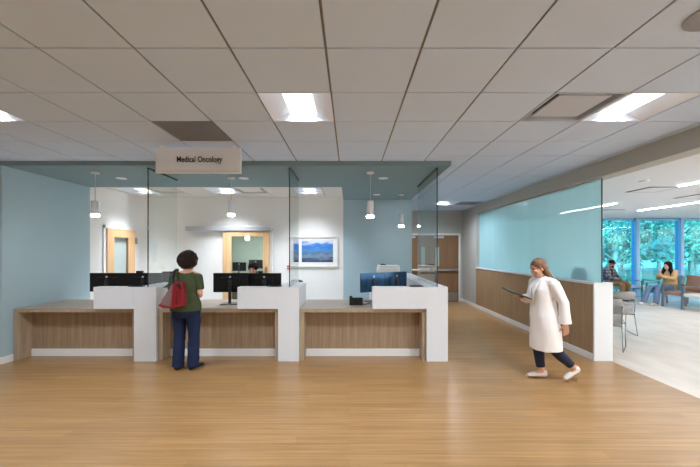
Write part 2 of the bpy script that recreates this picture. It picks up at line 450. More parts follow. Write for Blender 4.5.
def tiles(mb, x0, x1, y0, y1, ox, oy, st, holes, z=H, gap=0.0085):
    i0 = math.floor((x0-ox)/st); i1 = math.ceil((x1-ox)/st); j0 = math.floor((y0-oy)/st); j1 = math.ceil((y1-oy)/st)
    mb.c = 0
    for i in range(i0, i1):
        for j in range(j0, j1):
            if (i, j) in holes: continue
            a0, a1 = max(x0, ox+i*st+gap), min(x1, ox+(i+1)*st-gap)
            b0, b1 = max(y0, oy+j*st+gap*0.75), min(y1, oy+(j+1)*st-gap*0.75)
            if a1-a0 < 0.02 or b1-b0 < 0.02: continue
            mb.box(a0, a1, b0, b1, z, z+0.02)
    mb.c = 1
    for i in range(i0, i1+1):
        x = ox+i*st
        if x0-0.02 < x < x1+0.02: mb.box(x-0.012, x+0.012, y0, y1, z+0.009, z+0.05)
    for j in range(j0, j1+1):
        y = oy+j*st
        if y0-0.02 < y < y1+0.02: mb.box(x0, x1, y-0.012, y+0.012, z+0.007, z+0.05)
    mb.c = 0
    return mb
GX, GY, ST = -0.155, 2.162, 0.61
def cell(i, j): return (GX+i*ST, GX+(i+1)*ST, GY+j*ST, GY+(j+1)*ST)
TROFF = [(-6, 1), (-1, 1), (4, 1), (4, 11), (-6, -5), (-1, -5), (4, -5)]
VENTS = [(3, 1)]; GRILL = [(-3, 2), (5, 11)]
holes = set(TROFF+VENTS+GRILL)
cm = MB()
tiles(cm, -7.0, 1.45, -4, 4.88, GX, GY, ST, holes)
tiles(cm, 1.45, 3.6, -4, 10.9, GX, GY, ST, holes)
struct(cm.build('ceiling', [M['ceil'], M['tbar']]))
OX, OY = -0.59, 7.0
OT = [(-1, 0), (-4, 0), (-7, 0)]; OV = [(-3, 0), (-6, 0)]
struct(tiles(MB(), -4.985, -0.16, 6.52, 8.12, OX, OY, ST, set(OT+OV)).build('ceiling_office', [M['oceil'], M['tbar']]))
struct(MB().box(3.84, 15, -4, 12.0, 2.78, 2.9).build('ceiling_waiting', M['soft_ceil']))
# painted soffit above the desks (an L in plan)
struct(MB().prism([(-6.2, 4.88), (1.45, 4.88), (1.45, 8.12), (-0.16, 8.12), (-0.16, 6.52), (-6.2, 6.52)], 'z', 2.845, 3.0).build('soffit', M['soffit'], bevel=0.004))

# walls
struct(MB().box(-6.2, -4.985, 4.87, 6.52, 0, 2.845).build('wall_left', M['blue']))
struct(MB().box(-6.2, -4.985, 6.52, 8.27, 0, 3.0).build('wall_office_left', M['white']))
wb = MB()
for b in ((-4.985, -2.95, 0, 3.0), (-2.95, -1.97, 2.085, 3.0), (-1.97, -0.16, 0, 3.0)): wb.box(b[0], b[1], 8.12, 8.27, b[2], b[3])
struct(wb.build('wall_back', M['white']))
struct(MB().box(-0.16, 1.48, 8.12, 8.27, 0, 3.0).build('wall_reception', M['blue']))
struct(MB().box(1.33, 1.48, 8.27, 10.9, 0, 3.0).build('wall_passage', M['beige']))
struct(MB().box(1.33, 3.6, 10.9, 11.05, 0, 3.0).build('wall_corridor', M['beige']))
struct(MB().box(3.6, 3.84, 9.72, 12.2, 0, 3.0).build('wall_right', M['beige']))
struct(MB().box(3.6, 3.84, -4, 9.72, 2.69, 3.0).build('bulkhead', M['beige']))
struct(MB().box(-7.2, -7.0, -4.2, 4.87, 0, 3.0).build('wall_hall_left', M['white']))
struct(MB().box(3.84, 15.2, 11.9, 12.25, 2.78, 3.2).build('wall_window_header', M['white']))
# room behind the sliding door
ro = MB()
ro.box(-4.4, -4.3, 8.27, 11.6, 0, 2.9).box(-0.9, -0.8, 8.27, 11.6, 0, 2.9).box(-4.4, -0.8, 11.6, 11.7, 0, 2.9)
struct(ro.build('wall_back_room', M['wallgreen']))
struct(MB().box(-4.4, -0.8, 8.27, 11.7, 2.75, 2.85).build('ceiling_back_room', M['soft_ceil']))

# low wall on the right with film glass
struct(MB().box(3.6, 3.84, 5.02, 9.72, 0, 1.12).build('wall_low_right', M['panel']))
struct(MB().box(3.585, 3.86, 4.99, 5.02, 0, 1.12).build('trim_1', M['solid'], bevel=0.004))
struct(MB().box(3.585, 3.86, 4.99, 9.72, 1.12, 1.155).build('trim_2', M['solid'], bevel=0.005))
struct(MB().box(3.583, 3.6, 5.02, 10.9, 0.0, 0.1).build('baseboard_right', M['trim'], bevel=0.004))
struct(MB().box(-4.985, -4.967, 4.87, 5.02, 0, 0.1).box(-6.2, -4.967, 4.852, 4.87, 0, 0.1).build('baseboard_left', M['trim'], bevel=0.004))
bb = MB().box(1.48, 1.52, 10.885, 10.9, 0, 0.1).box(3.55, 3.6, 10.885, 10.9, 0, 0.1)
struct(bb.build('baseboard_corridor', M['trim']))
struct(MB().box(-4.985, -4.970, 6.52, 6.84, 0, 0.1).box(-1.97, -0.16, 8.105, 8.12, 0, 0.1).build('baseboard_office', M['trim']))
g = thing('glass_partition', 'long blue-tinted glass partition standing on the wood-faced low wall', 'glass partition', (3.7, 7.3, 1.155))
MB().box(3.694, 3.706, 4.998, 9.7, 1.156, 2.688).build('pane', M['frost'], g)
MB().box(3.692, 3.708, 4.990, 4.998, 1.156, 2.688).build('edge_strip', M['ggreen'], g)
MB().box(3.685, 3.715, 4.99, 9.71, 2.672, 2.69).build('top_channel', M['alu'], g)

# ------------------------------------------------------------------ doors
d1 = MB()
d1.box(1.6, 1.66, 10.87, 10.9, 0, 2.18).box(3.47, 3.53, 10.87, 10.9, 0, 2.18).box(1.6, 3.53, 10.87, 10.9, 2.125, 2.18)
fr = struct(d1.build('door_1', M['trim'], bevel=0.004))
for k, (a, b) in enumerate(((1.66, 2.56), (2.565, 3.47))):
    lx0 = b-0.16-0.13 if k == 0 else a+0.16
    lf = MB()
    lf.box(a, lx0, 10.872, 10.9, 0.008, 2.12).box(lx0+0.13, b, 10.872, 10.9, 0.008, 2.12).box(lx0, lx0+0.13, 10.872, 10.9, 0.008, 1.14).box(lx0, lx0+0.13, 10.872, 10.9, 1.75, 2.12)
    L = lf.build('leaf', M['door'], fr)
    MB().box(lx0, lx0+0.13, 10.885, 10.9, 1.14, 1.75).build('lite', M['lite'], L)
    pb = MB().box(a+0.05, b-0.03, 10.80, 10.835, 0.98, 1.05).box(a+0.08, a+0.14, 10.835, 10.872, 0.97, 1.06).box(b-0.1, b-0.04, 10.835, 10.872, 0.97, 1.06)
    pb.build('push_bar', M['steel'], L, bevel=0.006)
    MB().box(a+0.03, b-0.03, 10.868, 10.872, 0.03, 0.3).build('kick_plate', M['steel'], L)
    MB().box(a+0.12, a+0.42, 10.82, 10.872, 2.03, 2.09).build('door_closer', M['alu'], L, bevel=0.006)
# side-wall door of the office (door_2)
d2 = MB().box(-4.985, -4.960, 6.85, 6.92, 0, 2.15).box(-4.985, -4.960, 7.82, 7.89, 0, 2.15).box(-4.985, -4.960, 6.85, 7.89, 2.09, 2.15)
fr = struct(d2.build('door_2', M['trim'], bevel=0.004))
lf = MB()
lf.box(-4.985, -4.940, 6.925, 7.13, 0.01, 2.085).box(-4.985, -4.940, 7.58, 7.815, 0.01, 2.085).box(-4.985, -4.940, 7.13, 7.58, 0.01, 0.85).box(-4.985, -4.940, 7.13, 7.58, 1.92, 2.085)
L = lf.build('leaf', M['maple'], fr)
MB().box(-4.985, -4.980, 7.13, 7.58, 0.85, 1.92).build('lite', M['lite'], L)
MB().box(-4.980, -4.939, 7.565, 7.58, 0.85, 1.92).box(-4.980, -4.938, 7.13, 7.58, 1.905, 1.92).build('glazing_stop', M['door'], L)
MB().box(-4.960, -4.895, 7.815, 7.84, 1.78, 1.92).build('hinge', M['steel'], L)
MB().tube([(-4.940, 6.99, 1.0), (-4.86, 6.99, 1.0), (-4.86, 7.1, 1.0)], 0.01).build('door_handle', M['steel'], L, smooth=True)
# sliding door (door_3)
sd = MB()
sd.box(-3.01, -2.8, 8.03, 8.07, 0.02, 2.085).box(-2.06, -1.91, 8.03, 8.07, 0.02, 2.085).box(-2.8, -2.06, 8.03, 8.07, 0.02, 0.3).box(-2.8, -2.06, 8.03, 8.07, 1.965, 2.085)
fr = struct(sd.build('door_3', M['maple'], bevel=0.003))
MB().box(-2.8, -2.06, 8.045, 8.055, 0.3, 1.965).build('lite', M['door_glass'], fr)
MB().box(-2.0, -1.97, 7.99, 8.03, 0.85, 1.25).build('pull_handle', M['steel'], fr, bevel=0.005)
MB().box(-1.91, -1.85, 8.07, 8.12, 0, 2.09).build('door_jamb', M['trim'], fr)
MB().box(-3.88, -1.84, 8.0, 8.12, 2.095, 2.2).build('track_cover', M['alu'], fr, bevel=0.006)

# ------------------------------------------------------------------ windows
mx = [3.94, 5.46, 6.98, 8.54, 10.10, 11.66, 13.2, 14.8]
for k in range(7):
    a, b = mx[k], mx[k+1]
    w = MB().box(a-0.05, a+0.06, 11.92, 12.16, 0, 2.78).box(a+0.06, b-0.05, 11.98, 12.1, 0, 0.09).box(a+0.06, b-0.05, 11.98, 12.1, 2.70, 2.78)
    if k == 6: w.box(b-0.05, b+0.2, 11.92, 12.16, 0, 2.78)
    fr = struct(w.build('window_%d' % (k+1), M['mull'], bevel=0.004))
    MB().box(a+0.06, b-0.05, 12.03, 12.05, 0.09, 2.70).build('pane', M['win_glass'], fr)

# unseen window walls added behind the viewpoint and beside the waiting room for daylight
def added_glazing(name, p0, p1, n, first):
    p0, p1 = V(p0), V(p1); d = (p1-p0)/n; t = d.normalized(); o = V((-t.y, t.x, 0))
    for i in range(n):
        a = p0+d*i; b = a+d; fr_ = MB()
        up = V((0, 0, 1)); hh = 1.4
        for q in ((a,) if i < n-1 else (a, b)):
            fr_.obox(q+up*hh, t*0.04, o*0.07, up*hh)
        m_ = (a+b)/2
        fr_.obox(m_+up*0.05, t*(d.length/2-0.04), o*0.05, up*0.05).obox(m_+up*2.75, t*(d.length/2-0.04), o*0.05, up*0.05)
        F_ = struct(fr_.build('window_%d' % (first+i), M['alu']))  # added daylight windows, numbered on from the visible ones
        MB().obox(m_+up*1.4, t*(d.length/2-0.04), o*0.008, up*1.3).build('pane', M['added_win'], F_)
struct(MB().box(-7.2, 3.84, -4.2, -4.0, 0, 3.0).build('wall_hall_back', M['white']))
added_glazing('front', (3.9, -4.1, 0), (15.1, -4.1, 0), 7, 8)
added_glazing('side', (15.1, -4.1, 0), (15.1, 12.1, 0), 10, 15)
struct(MB().box(-7.2, 15.2, -4.2, -4.0, 2.8, 3.2).box(15.0, 15.2, -4.0, 12.2, 2.8, 3.2).build('wall_header', M['white']))
struct(MB().box(-30, 45, -40, -4.2, -0.3, -0.13).box(15.2, 45, -4.2, 12.3, -0.3, -0.13).build('pavement_bounce', M['paving']))  # unseen pale ground added to bounce sunlight up to the ceiling
struct(MB().box(-8.0, 18.2, -7.2, -4.2, 3.2, 3.4).box(15.2, 18.2, -4.2, 12.25, 3.2, 3.4).build('canopy', M['white']))  # unseen overhang added to keep direct sun out of the added windows

# ------------------------------------------------------------------ ceiling fittings
def troffer(c, label, lens, group, z=H):
    x0, x1, y0, y1 = c; x0 += .006; x1 -= .006; y0 += .005; y1 -= .005
    t = thing('ceiling_light', label, 'ceiling light', ((x0+x1)/2, (y0+y1)/2, z), group=group)
    xm = (x0+x1)/2; w = 0.13
    body = MB()
    # sloping white reflectors left and right of the lens, and end plates
    for s_ in (-1, 1):
        e = x0 if s_ < 0 else x1
        prof = [(e, z), (xm+s_*w, z+0.075), (xm+s_*w, z+0.085), (e, z+0.012)]
        body.prism(prof, 'y', y0, y1)
    body.box(x0, x1, y0, y0+0.008, z, z+0.1).box(x0, x1, y1-0.008, y1, z, z+0.1)
    body.box(x0, x1, y0, y1, z+0.1, z+0.11)
    body.build('reflector_housing', M['reflector'], t)
    n = 8; prof = []
    for i in range(n+1):
        a = PI*i/n
        prof.append((xm-w*math.cos(a), z+0.075-0.035*math.sin(a)))
    MB().prism(prof, 'y', y0+0.01, y1-0.01).build('lens', M['lens'], t, smooth=False)
    ld = bpy.data.lights.new('lamp', 'AREA'); ld.shape = 'RECTANGLE'; ld.size = 0.27; ld.size_y = y1-y0-0.03
    ld.energy = lens; ld.color = (0.9, 0.97, 1.075); ld.spread = math.radians(65 if 'leftmost' in label else 105 if 'office wall' in label else 150)
    lo_ = bpy.data.objects.new('lamp', ld); COL.objects.link(lo_); lo_.parent = t
    lo_.location = (0, 0, 0.034)
    return t
HG = 'square recessed lights in the hall ceiling'
TL = ['square recessed ceiling light cut off by the left edge of the picture', 'square recessed ceiling light in the middle of the hall ceiling, above the counters',
      'square recessed ceiling light on the right, beside the plate air diffuser', 'small far-off square ceiling light above the corridor doors',
      'added unseen square ceiling light behind the viewpoint', 'added unseen square ceiling light behind the viewpoint', 'added unseen square ceiling light behind the viewpoint']  # last three are unseen lamps added to light the hall
for (i, j), l in zip(TROFF, TL): troffer(cell(i, j), l, 19.0, HG if 'behind' not in l else 'added hall lights behind the viewpoint')
for (i, j), l in zip(OT, ('rightmost ceiling light over the white office wall, left of the blue wall', 'middle ceiling light over the office wall, above the sliding door', 'leftmost ceiling light over the office, above the office door')):
    troffer((OX+i*ST, OX+(i+1)*ST, OY+j*ST, OY+(j+1)*ST), l, 9.0 if 'leftmost' in l else 12.0 if 'rightmost' in l else 16.0, 'square recessed lights in the office ceiling')
def plaque(c, label, z=H, group=None, pm='vent'):
    x0, x1, y0, y1 = c; x0 += .008; x1 -= .008; y0 += .006; y1 -= .006
    t = thing('air_diffuser', label, 'air diffuser', ((x0+x1)/2, (y0+y1)/2, z), group=group)
    MB().box(x0, x1, y0, y1, z+0.07, z+0.08).build('backing', M['dark'], t)
    f = MB(); e = 0.016
    f.box(x0, x0+e, y0, y1, z, z+0.07).box(x1-e, x1, y0, y1, z, z+0.07).box(x0+e, x1-e, y0, y0+e, z, z+0.07).box(x0+e, x1-e, y1-e, y1, z, z+0.07)
    f.build('frame', M[pm], t)
    MB().box(x0+0.075, x1-0.075, y0+0.075, y1-0.075, z+0.012, z+0.03).build('face_plate', M[pm], t, bevel=0.004)
    return t
plaque(cell(3, 1), 'square plate air diffuser left of the right-hand ceiling light', group='plate diffusers')
plaque((OX-3*ST, OX-2*ST, OY, OY+ST), 'plate air diffuser between the two right-hand office ceiling lights', group='plate diffusers', pm='oceil')
plaque((OX-6*ST, OX-5*ST, OY, OY+ST), 'plate air diffuser between the two left-hand office ceiling lights', group='plate diffusers', pm='oceil')
def grille(c, label, z=H):
    x0, x1, y0, y1 = c; x0 += .008; x1 -= .008; y0 += .006; y1 -= .006
    t = thing('return_grille', label, 'air grille', ((x0+x1)/2, (y0+y1)/2, z), group='grey egg-crate return grilles')
    MB().box(x0, x1, y0, y1, z+0.03, z+0.04).build('backing', M['dark'], t)
    f = MB(); e = 0.014
    f.box(x0, x0+e, y0, y1, z, z+0.03).box(x1-e, x1, y0, y1, z, z+0.03).box(x0, x1, y0, y0+e, z, z+0.03).box(x0, x1, y1-e, y1, z, z+0.03)
    f.build('frame', M['grille'], t)
    k = MB(); n = 24
    for i in range(1, n):
        x = x0+(x1-x0)*i/n; y = y0+(y1-y0)*i/n
        k.box(x-0.004, x+0.004, y0, y1, z+0.004, z+0.022).box(x0, x1, y-0.004, y+0.004, z+0.004, z+0.022)
    k.build('egg_crate_core', M['grille'], t)
grille(cell(-3, 2), 'grey return-air grille in the ceiling just in front of the hanging sign')
grille(cell(5, 11), 'far-off grey return-air grille in the corridor corner of the ceiling')
t = thing('ceiling_speaker', 'round grey speaker in the ceiling, top right corner of the picture', 'speaker', (2.0, 1.85, H))
MB().lathe([(0.0, 0), (0.125, 0), (0.125, -0.006), (0.0, -0.010)], (2.0, 1.85, H-0.001), 40).build('speaker_mesh', M['grille'], t, smooth=False)
MB().lathe([(0.125, 0), (0.14, 0), (0.138, -0.008), (0.125, -0.009)], (2.0, 1.85, H-0.001), 40).build('rim', M['grille'], t)
# waiting room ceiling fittings
ZW = 2.78
LG = 'linear lights in the waiting room ceiling'
for (x, y0, y1, l) in ((5.82, 2.6, 6.0, 'long linear ceiling light at the right edge, nearest of the waiting room'), (8.2, 6.0, 9.65, 'long linear ceiling light in front of the waiting room windows'), (6.4, 8.2, 10.3, 'linear ceiling light partly seen through the blue glass partition'),
        (8.2, -3, 3.5, 'added unseen linear light of the waiting room outside the picture'), (10.8, -3, 3.5, 'added unseen linear light of the waiting room outside the picture'), (10.8, 4.5, 9.5, 'added unseen linear light of the waiting room outside the picture'), (13.2, 0, 8, 'added unseen linear light of the waiting room outside the picture')):  # the ones outside are added lamps that brighten the waiting room
    t = thing('linear_light', l, 'ceiling light', (x, (y0+y1)/2, ZW), group=LG if 'outside' not in l else 'added linear lights outside the picture')
    MB().box(x-0.045, x-0.035, y0, y1, ZW-0.012, ZW).box(x+0.035, x+0.045, y0, y1, ZW-0.012, ZW).build('trim', M['trim'], t)
    MB().box(x-0.035, x+0.035, y0, y1, ZW-0.022, ZW).build('lens', M['linear'], t)
def slot(x, y, w, h, label):
    t = thing('slot_diffuser', label, 'air diffuser', (x, y, ZW), group='square slot diffusers of the waiting room')
    e = 0.05
    MB().box(x-w/2, x+w/2, y-h/2, y-h/2+e, ZW-0.004, ZW+0.004).box(x-w/2, x-w/2+e, y-h/2, y+h/2, ZW-0.004, ZW+0.004).box(x-w/2+e, x+w/2, y+h/2-e, y+h/2, ZW-0.004, ZW+0.004).box(x+w/2-e, x+w/2, y-h/2+e, y+h/2-e, ZW-0.004, ZW+0.004).build('slot', M['dark'], t)
    MB().box(x-w/2+e, x+w/2-e, y-h/2+e, y+h/2-e, ZW-0.010, ZW+0.004).build('face_plate', M['soft_ceil'], t)
slot(5.72, 6.42, 0.6, 0.56, 'square slot diffuser at the end of the nearest linear light')
slot(7.4, 7.2, 0.6, 0.56, 'square slot diffuser at the right edge of the waiting room ceiling')
slot(7.45, 9.75, 0.5, 0.5, 'farthest small slot diffuser close to the blue glass partition edge')
one(MB().lathe([(0, 0), (0.075, 0), (0.07, -0.025), (0.0, -0.03)], (4.85, 5.6, ZW)), 'smoke_detector', M['trim'], 'white round smoke detector on the waiting room ceiling', 'smoke detector', (4.85, 5.6, ZW), smooth=False)

# pendants and downlights under the soffit
ZS = 2.845
def pendant(x, y, z0, z1, label):
    t = thing('pendant_light', label, 'pendant light', (x, y, ZS), group='cylinder pendants under the soffit')
    MB().lathe([(0.0, 0), (0.06, 0), (0.06, -0.022), (0.0, -0.026)], (x, y, ZS-0.001), 28).build('canopy', M['trim'], t)
    MB().tube([(x, y, ZS-0.02), (x, y, z1)], 0.005).build('stem', M['alu'], t)
    MB().lathe([(0.0, z1), (0.05, z1), (0.053, z1-0.008), (0.053, z0+0.035), (0.0, z0+0.035)], (x, y, 0), 28).build('lamp_shade', M['lampgrey'], t)
    MB().lathe([(0.0, z0+0.034), (0.055, z0+0.034), (0.055, z0), (0.0, z0-0.004)], (x, y, 0), 28).build('diffuser', M['plens'], t)
pendant(-3.95, 5.27, 2.155, 2.395, 'pendant light at far left, in front of the blue wall')
pendant(-1.97, 5.64, 2.20, 2.455, 'pendant light hanging over the woman at the counter, below the sign')
pendant(0.315, 5.27, 2.135, 2.395, 'largest-looking pendant light, in front of the blue back wall, over the right-hand desk')
pendant(1.11, 7.36, 2.14, 2.41, 'farther pendant light close to the glass screen at the right-hand desk')
def downlight(x, y, label):
    t = thing('downlight', label, 'downlight', (x, y, ZS), group='recessed downlights in the soffit')
    MB().lathe([(0.065, 0), (0.085, 0), (0.085, -0.005), (0.065, -0.006)], (x, y, ZS-0.0005), 28).build('rim', M['trim'], t)
    MB().lathe([(0.0, 0), (0.064, 0), (0.064, -0.003), (0.0, -0.004)], (x, y, ZS-0.0005), 28).build('lens', M['spot'], t)
downlight(-3.85, 5.72, 'recessed downlight in the soffit near the leftmost pendant')
downlight(-1.79, 5.72, 'recessed downlight in the soffit just right of the hanging sign')
downlight(0.56, 5.72, 'recessed downlight beside the right-hand front pendant')
downlight(0.58, 7.38, 'rearmost recessed downlight, close to the blue back wall')

# hanging sign
SY = 4.14
sx0, sx1 = PX(155.4, SY), PX(240.8, SY); sz0 = PZ(173.0, SY); sz1 = PZ(147.5, SY)
sg = thing('hanging_sign', 'white ceiling-hung sign reading Medical Oncology', 'sign', ((sx0+sx1)/2, SY+0.04, sz0))
MB().box(sx0, sx1, SY, SY+0.035, sz0+0.034, sz1).build('sign_box', M['sign'], sg, bevel=0.004)
for xx in (sx0+0.05, sx1-0.12): MB().box(xx, xx+0.07, SY+0.005, SY+0.03, sz1, H).build('hanger', M['sign'], sg)
MB().box(sx0, sx1, SY-0.003, SY+0.038, sz0, sz0+0.032).build('bottom_rail', M['trim'], sg, bevel=0.003)
fc = bpy.data.curves.new('txt', 'FONT'); fc.body = 'Medical Oncology'; fc.size = 0.098; fc.extrude = 0.002; fc.offset = 0.0018; fc.space_character = 1.04; fc.align_x = 'CENTER'; fc.align_y = 'CENTER'
to = bpy.data.objects.new('txt', fc); COL.objects.link(to)
tm = bpy.data.meshes.new_from_object(to.evaluated_get(bpy.context.evaluated_depsgraph_get()))
bpy.data.objects.remove(to)
xs = [v.co.x for v in tm.vertices]; wantw = (222.3-177)*SY/F; sxx = wantw/(max(xs)-min(xs)); cx = (max(xs)+min(xs))/2
tx, tz = PX(199.6, SY), PZ(159.6, SY)
for v in tm.vertices:
    x, y, z = v.co; v.co = V((tx+(x-cx)*sxx, SY-0.002-z, tz+y*1.0))-ORG[sg.name]
tm.materials.clear(); tm.materials.append(M['letter'])
lo = bpy.data.objects.new('lettering', tm); COL.objects.link(lo); lo.parent = sg

# ------------------------------------------------------------------ reception desks
DG = 'reception desks'
def desk(x0, x1, back, label, ret=None):
    t = thing('reception_desk', label, 'reception desk', ((x0+x1)/2, 5.5, 0), group=DG)
    tp = MB().box(x0, x1, 5.03, back, 0.745, 0.768)
    if ret: tp.box(*ret, 0.745, 0.768)
    tp.build('countertop', M['top'], t, bevel=0.003)
    MB().box(x0, x1, 5.03, 5.30, 0.712, 0.745).build('apron', M['frame'], t, bevel=0.002)
    MB().box(x0, x0+0.065, 5.03, 5.30, 0, 0.712).build('side_panel', M['frame'], t, bevel=0.002)
    MB().box(x1-0.05, x1, 5.03, 5.30, 0, 0.712).build('side_panel', M['frame'], t, bevel=0.002)
    MB().box(x0+0.065, x1-0.05, 5.26, 5.30, 0.11, 0.712).build('front_panel', M['desk'], t)
    MB().box(x0+0.065, x1-0.05, 5.235, 5.30, 0, 0.11).build('kick_board', M['trim'], t, bevel=0.003)
    return t
desk(-4.972, -3.168, 5.98, 'wood-grain reception desk at far left, against the blue wall')
desk(-2.835, -1.06, 5.98, 'wood-grain reception desk the woman in the green top stands at', (-3.16, -2.835, 5.81, 6.2))
desk(-0.742, 1.12, 5.98, 'wood-grain reception desk on the right, with the black phone on it', (0.45, 1.12, 5.98, 7.28))
def divider(xl, xp0, xp1, depth, label):
    """white L: a pillar wall running back plus a raised ledge over the desk"""
    t = thing('reception_divider', label, 'desk divider', ((xp0+xp1)/2, 5.0, 0), group='white dividers between the desks')
    MB().box(xp0, xp1, 4.98, depth, 0, 1.09).build('divider_wall', M['solid'], t, bevel=0.003)
    MB().box(xl, xp0, 4.98, 5.13, 0.77, 1.09).build('raised_ledge', M['solid'], t, bevel=0.003)
divider(-3.76, -3.165, -2.84, 5.8, 'white L-shaped divider left of the woman in the green top')
divider(-1.65, -1.055, -0.747, 5.8, 'white L-shaped divider between the middle and right-hand desks')
divider(0.33, 1.123, 1.435, 8.1, 'white L-shaped divider at the right end, running back along the corridor')
def screen_glass(x, y1, label):
    t = thing('glass_screen', label, 'glass screen', (x, 4.99, 1.09), group='clear glass screens at the desks')
    MB().box(x-0.006, x+0.006, 4.999, y1, 1.091, 2.84).build('pane', M['glass'], t)
    MB().box(x-0.007, x+0.007, 4.99, 4.999, 1.091, 2.84).build('polished_edge', M['ggreen'], t)
    MB().box(x-0.014, x+0.014, 4.99, y1, 2.825, 2.845).build('top_channel', M['ggreen'], t)
screen_glass(-2.966, 5.83, 'clear glass screen on the left divider, behind the woman with the red bag')
screen_glass(-0.888, 5.85, 'clear glass screen on the middle divider, left of the picture')
screen_glass(1.28, 6.42, 'clear glass screen on the right divider, beside the corridor')

# monitors: screen towards +Y (staff), back towards the public
def monitor(loc, rotz, w, h, zc, label, web=False, side=0.0, shell=None):
    shell = shell or M['mblack']
    t = thing('computer_monitor', label, 'monitor', loc, rotz, 'monitors on the desks', local=True)
    hb = zc-loc[2]
    a = MB().prism([(-w/2, hb-h/2), (w/2, hb-h/2), (w/2, hb+h/2), (-w/2, hb+h/2)], 'y', -0.012, 0.02)
    hs = a.build('housing', shell, t, bevel=0.006)
    MB().box(-w*0.28, w*0.28, -0.03, -0.012, hb-h*0.3, hb+h*0.28).build('back_cover', shell, hs, bevel=0.008)
    MB().box(-w/2+0.01, w/2-0.01, 0.02, 0.022, hb-h/2+0.012, hb+h/2-0.01).build('display', M['screen'], t)
    s = side*w
    MB().box(s-0.022, s+0.022, -0.062, -0.04, 0.012, hb+0.02).box(s-0.03, s+0.03, -0.045, -0.028, hb-0.05, hb+0.05).build('stand', M['stand'], t, bevel=0.004)
    lg = MB().lathe([(0, -0.006), (0.017, -0.006), (0.017, 0.004), (0, 0.004)], (0, 0, 0), 20)
    for v in lg.v: v.x, v.y, v.z = v.x, -0.034+v.z*0.8, hb+h*0.3+v.y
    lg.build('badge', M['alu'], hs)
    b0 = MB().box(s-0.13, s+0.13, -0.12, 0.09, 0, 0.012)
    b0.build('base', M['stand'], t, bevel=0.004)
    if web:
        k = t
        MB().box(-0.1*w/0.5, 0.1*w/0.5-0.14, -0.03, 0.03, hb+h/2+0.001, hb+h/2+0.035).build('webcam', M['black'], k, bevel=0.006)
    return t
monitor((PX(108, 5.65), 5.65, 0.768), 0, 0.595, 0.31, 1.10, 'black monitor seen from behind, leftmost on the left-hand desk')
monitor((PX(144, 5.65), 5.65, 0.768), 0, 0.595, 0.31, 1.10, 'black monitor with a webcam on top, right of the leftmost monitor', True)
monitor((-3.04, 6.0, 0.768), 0.0, 0.55, 0.30, 1.11, 'black monitor seen through the left glass screen, at the bag woman\'s shoulder')
monitor((-1.93, 5.5, 0.768), 0.05, 0.55, 0.31, 1.11, 'black monitor on a chrome stand, just right of the woman in the green top')
monitor((-1.41, 5.62, 0.768), -0.03, 0.55, 0.31, 1.10, 'black monitor behind the middle ledge, hiding the receptionist below the eyes', True)
monitor((0.385, 5.75, 0.768), 0.56, 0.50, 0.32, 1.09, 'angled monitor above the black phone, left one of the right-hand desk', shell=M['mreflect'])
monitor((0.81, 6.03, 0.768), 0.56, 0.50, 0.32, 1.09, 'angled monitor next to the glass screen, right one of the right-hand desk', shell=M['mreflect'])
# signature pads lying on the ledges
for x, l in ((-3.18, 'slim black signature pad on the left ledge'), (-1.12, 'slim black signature pad on the middle ledge'), (0.985, 'slim black signature pad on the right ledge')):
    t = thing('signature_pad', l, 'signature pad', (x, 5.06, 1.09), group='signature pads on the ledges')
    MB().box(x-0.1, x+0.1, 5.02, 5.12, 1.0905, 1.106).build('body', M['black'], t, bevel=0.004)
    MB().box(x-0.07, x+0.07, 5.035, 5.095, 1.106, 1.108).build('display', M['screen'], t)
# phone
PHX, PHY, PHZ = 0.10, 5.42, 0.768
t = thing('desk_phone', 'black corded desk phone on the right-hand countertop', 'telephone', (PHX, PHY, PHZ))
MB().prism([(PHY-0.09, PHZ), (PHY+0.11, PHZ), (PHY+0.11, PHZ+0.02), (PHY-0.05, PHZ+0.12), (PHY-0.09, PHZ+0.12)], 'x', PHX-0.11, PHX+0.10).build('body', M['black'], t, bevel=0.006)
hsb = MB().loft([(PHX-0.085, PHY-0.08, PHZ+0.13), (PHX-0.085, PHY, PHZ+0.115), (PHX-0.085, PHY+0.09, PHZ+0.06)], [(0.028, 0.022), (0.02, 0.016), (0.028, 0.022)], (1, 0, 0), 12)
hsb.build('handset', M['black'], t, smooth=True)
MB().tube([(PHX+0.10, PHY, PHZ+0.01), (PHX+0.15, PHY-0.05, PHZ+0.012), (PHX+0.17, PHY+0.02, PHZ+0.012), (PHX+0.22, PHY+0.05, PHZ+0.012)], 0.006).build('cord', M['black'], t, smooth=True)
MB().box(PHX-0.04, PHX+0.08, PHY-0.092, PHY-0.089, PHZ+0.03, PHZ+0.09).build('rear_plate', M['rubber'], t)
# credenza + printer at the blue wall
cz = thing('credenza', 'white low cabinet against the blue back wall behind the right-hand monitors', 'cabinet', (0.8, 7.7, 0))
MB().box(0.46, 1.11, 7.35, 8.08, 0.0, 0.9).build('body', M['white'], cz, bevel=0.004)
for k in range(2): MB().box(0.48+k*0.315, 0.48+k*0.315+0.3, 7.33, 7.35, 0.08, 0.88).build('door', M['white'], cz, bevel=0.003)
pr = thing('printer', 'white desktop printer against the blue back wall', 'printer', (0.85, 7.7, 0.9))
MB().box(0.62, 1.1, 7.45, 7.95, 0.901, 1.25).build('body', M['paper'], pr, bevel=0.015)
MB().box(0.63, 1.09, 7.46, 7.94, 1.25, 1.30).build('scanner_lid', M['paper'], pr, bevel=0.012)
MB().box(0.70, 1.02, 7.445, 7.45, 1.12, 1.15).build('paper_slot', M['dark'], pr)
one(MB().loft([(0.68, 7.6, 1.312), (0.74, 7.6, 1.322), (0.8, 7.6, 1.312)], [0.012, 0.016, 0.01], (0, 0, 1)), 'stapler', M['black'], 'small black stapler on top of the white printer', 'stapler', (0.74, 7.6, 1.3), smooth=True)
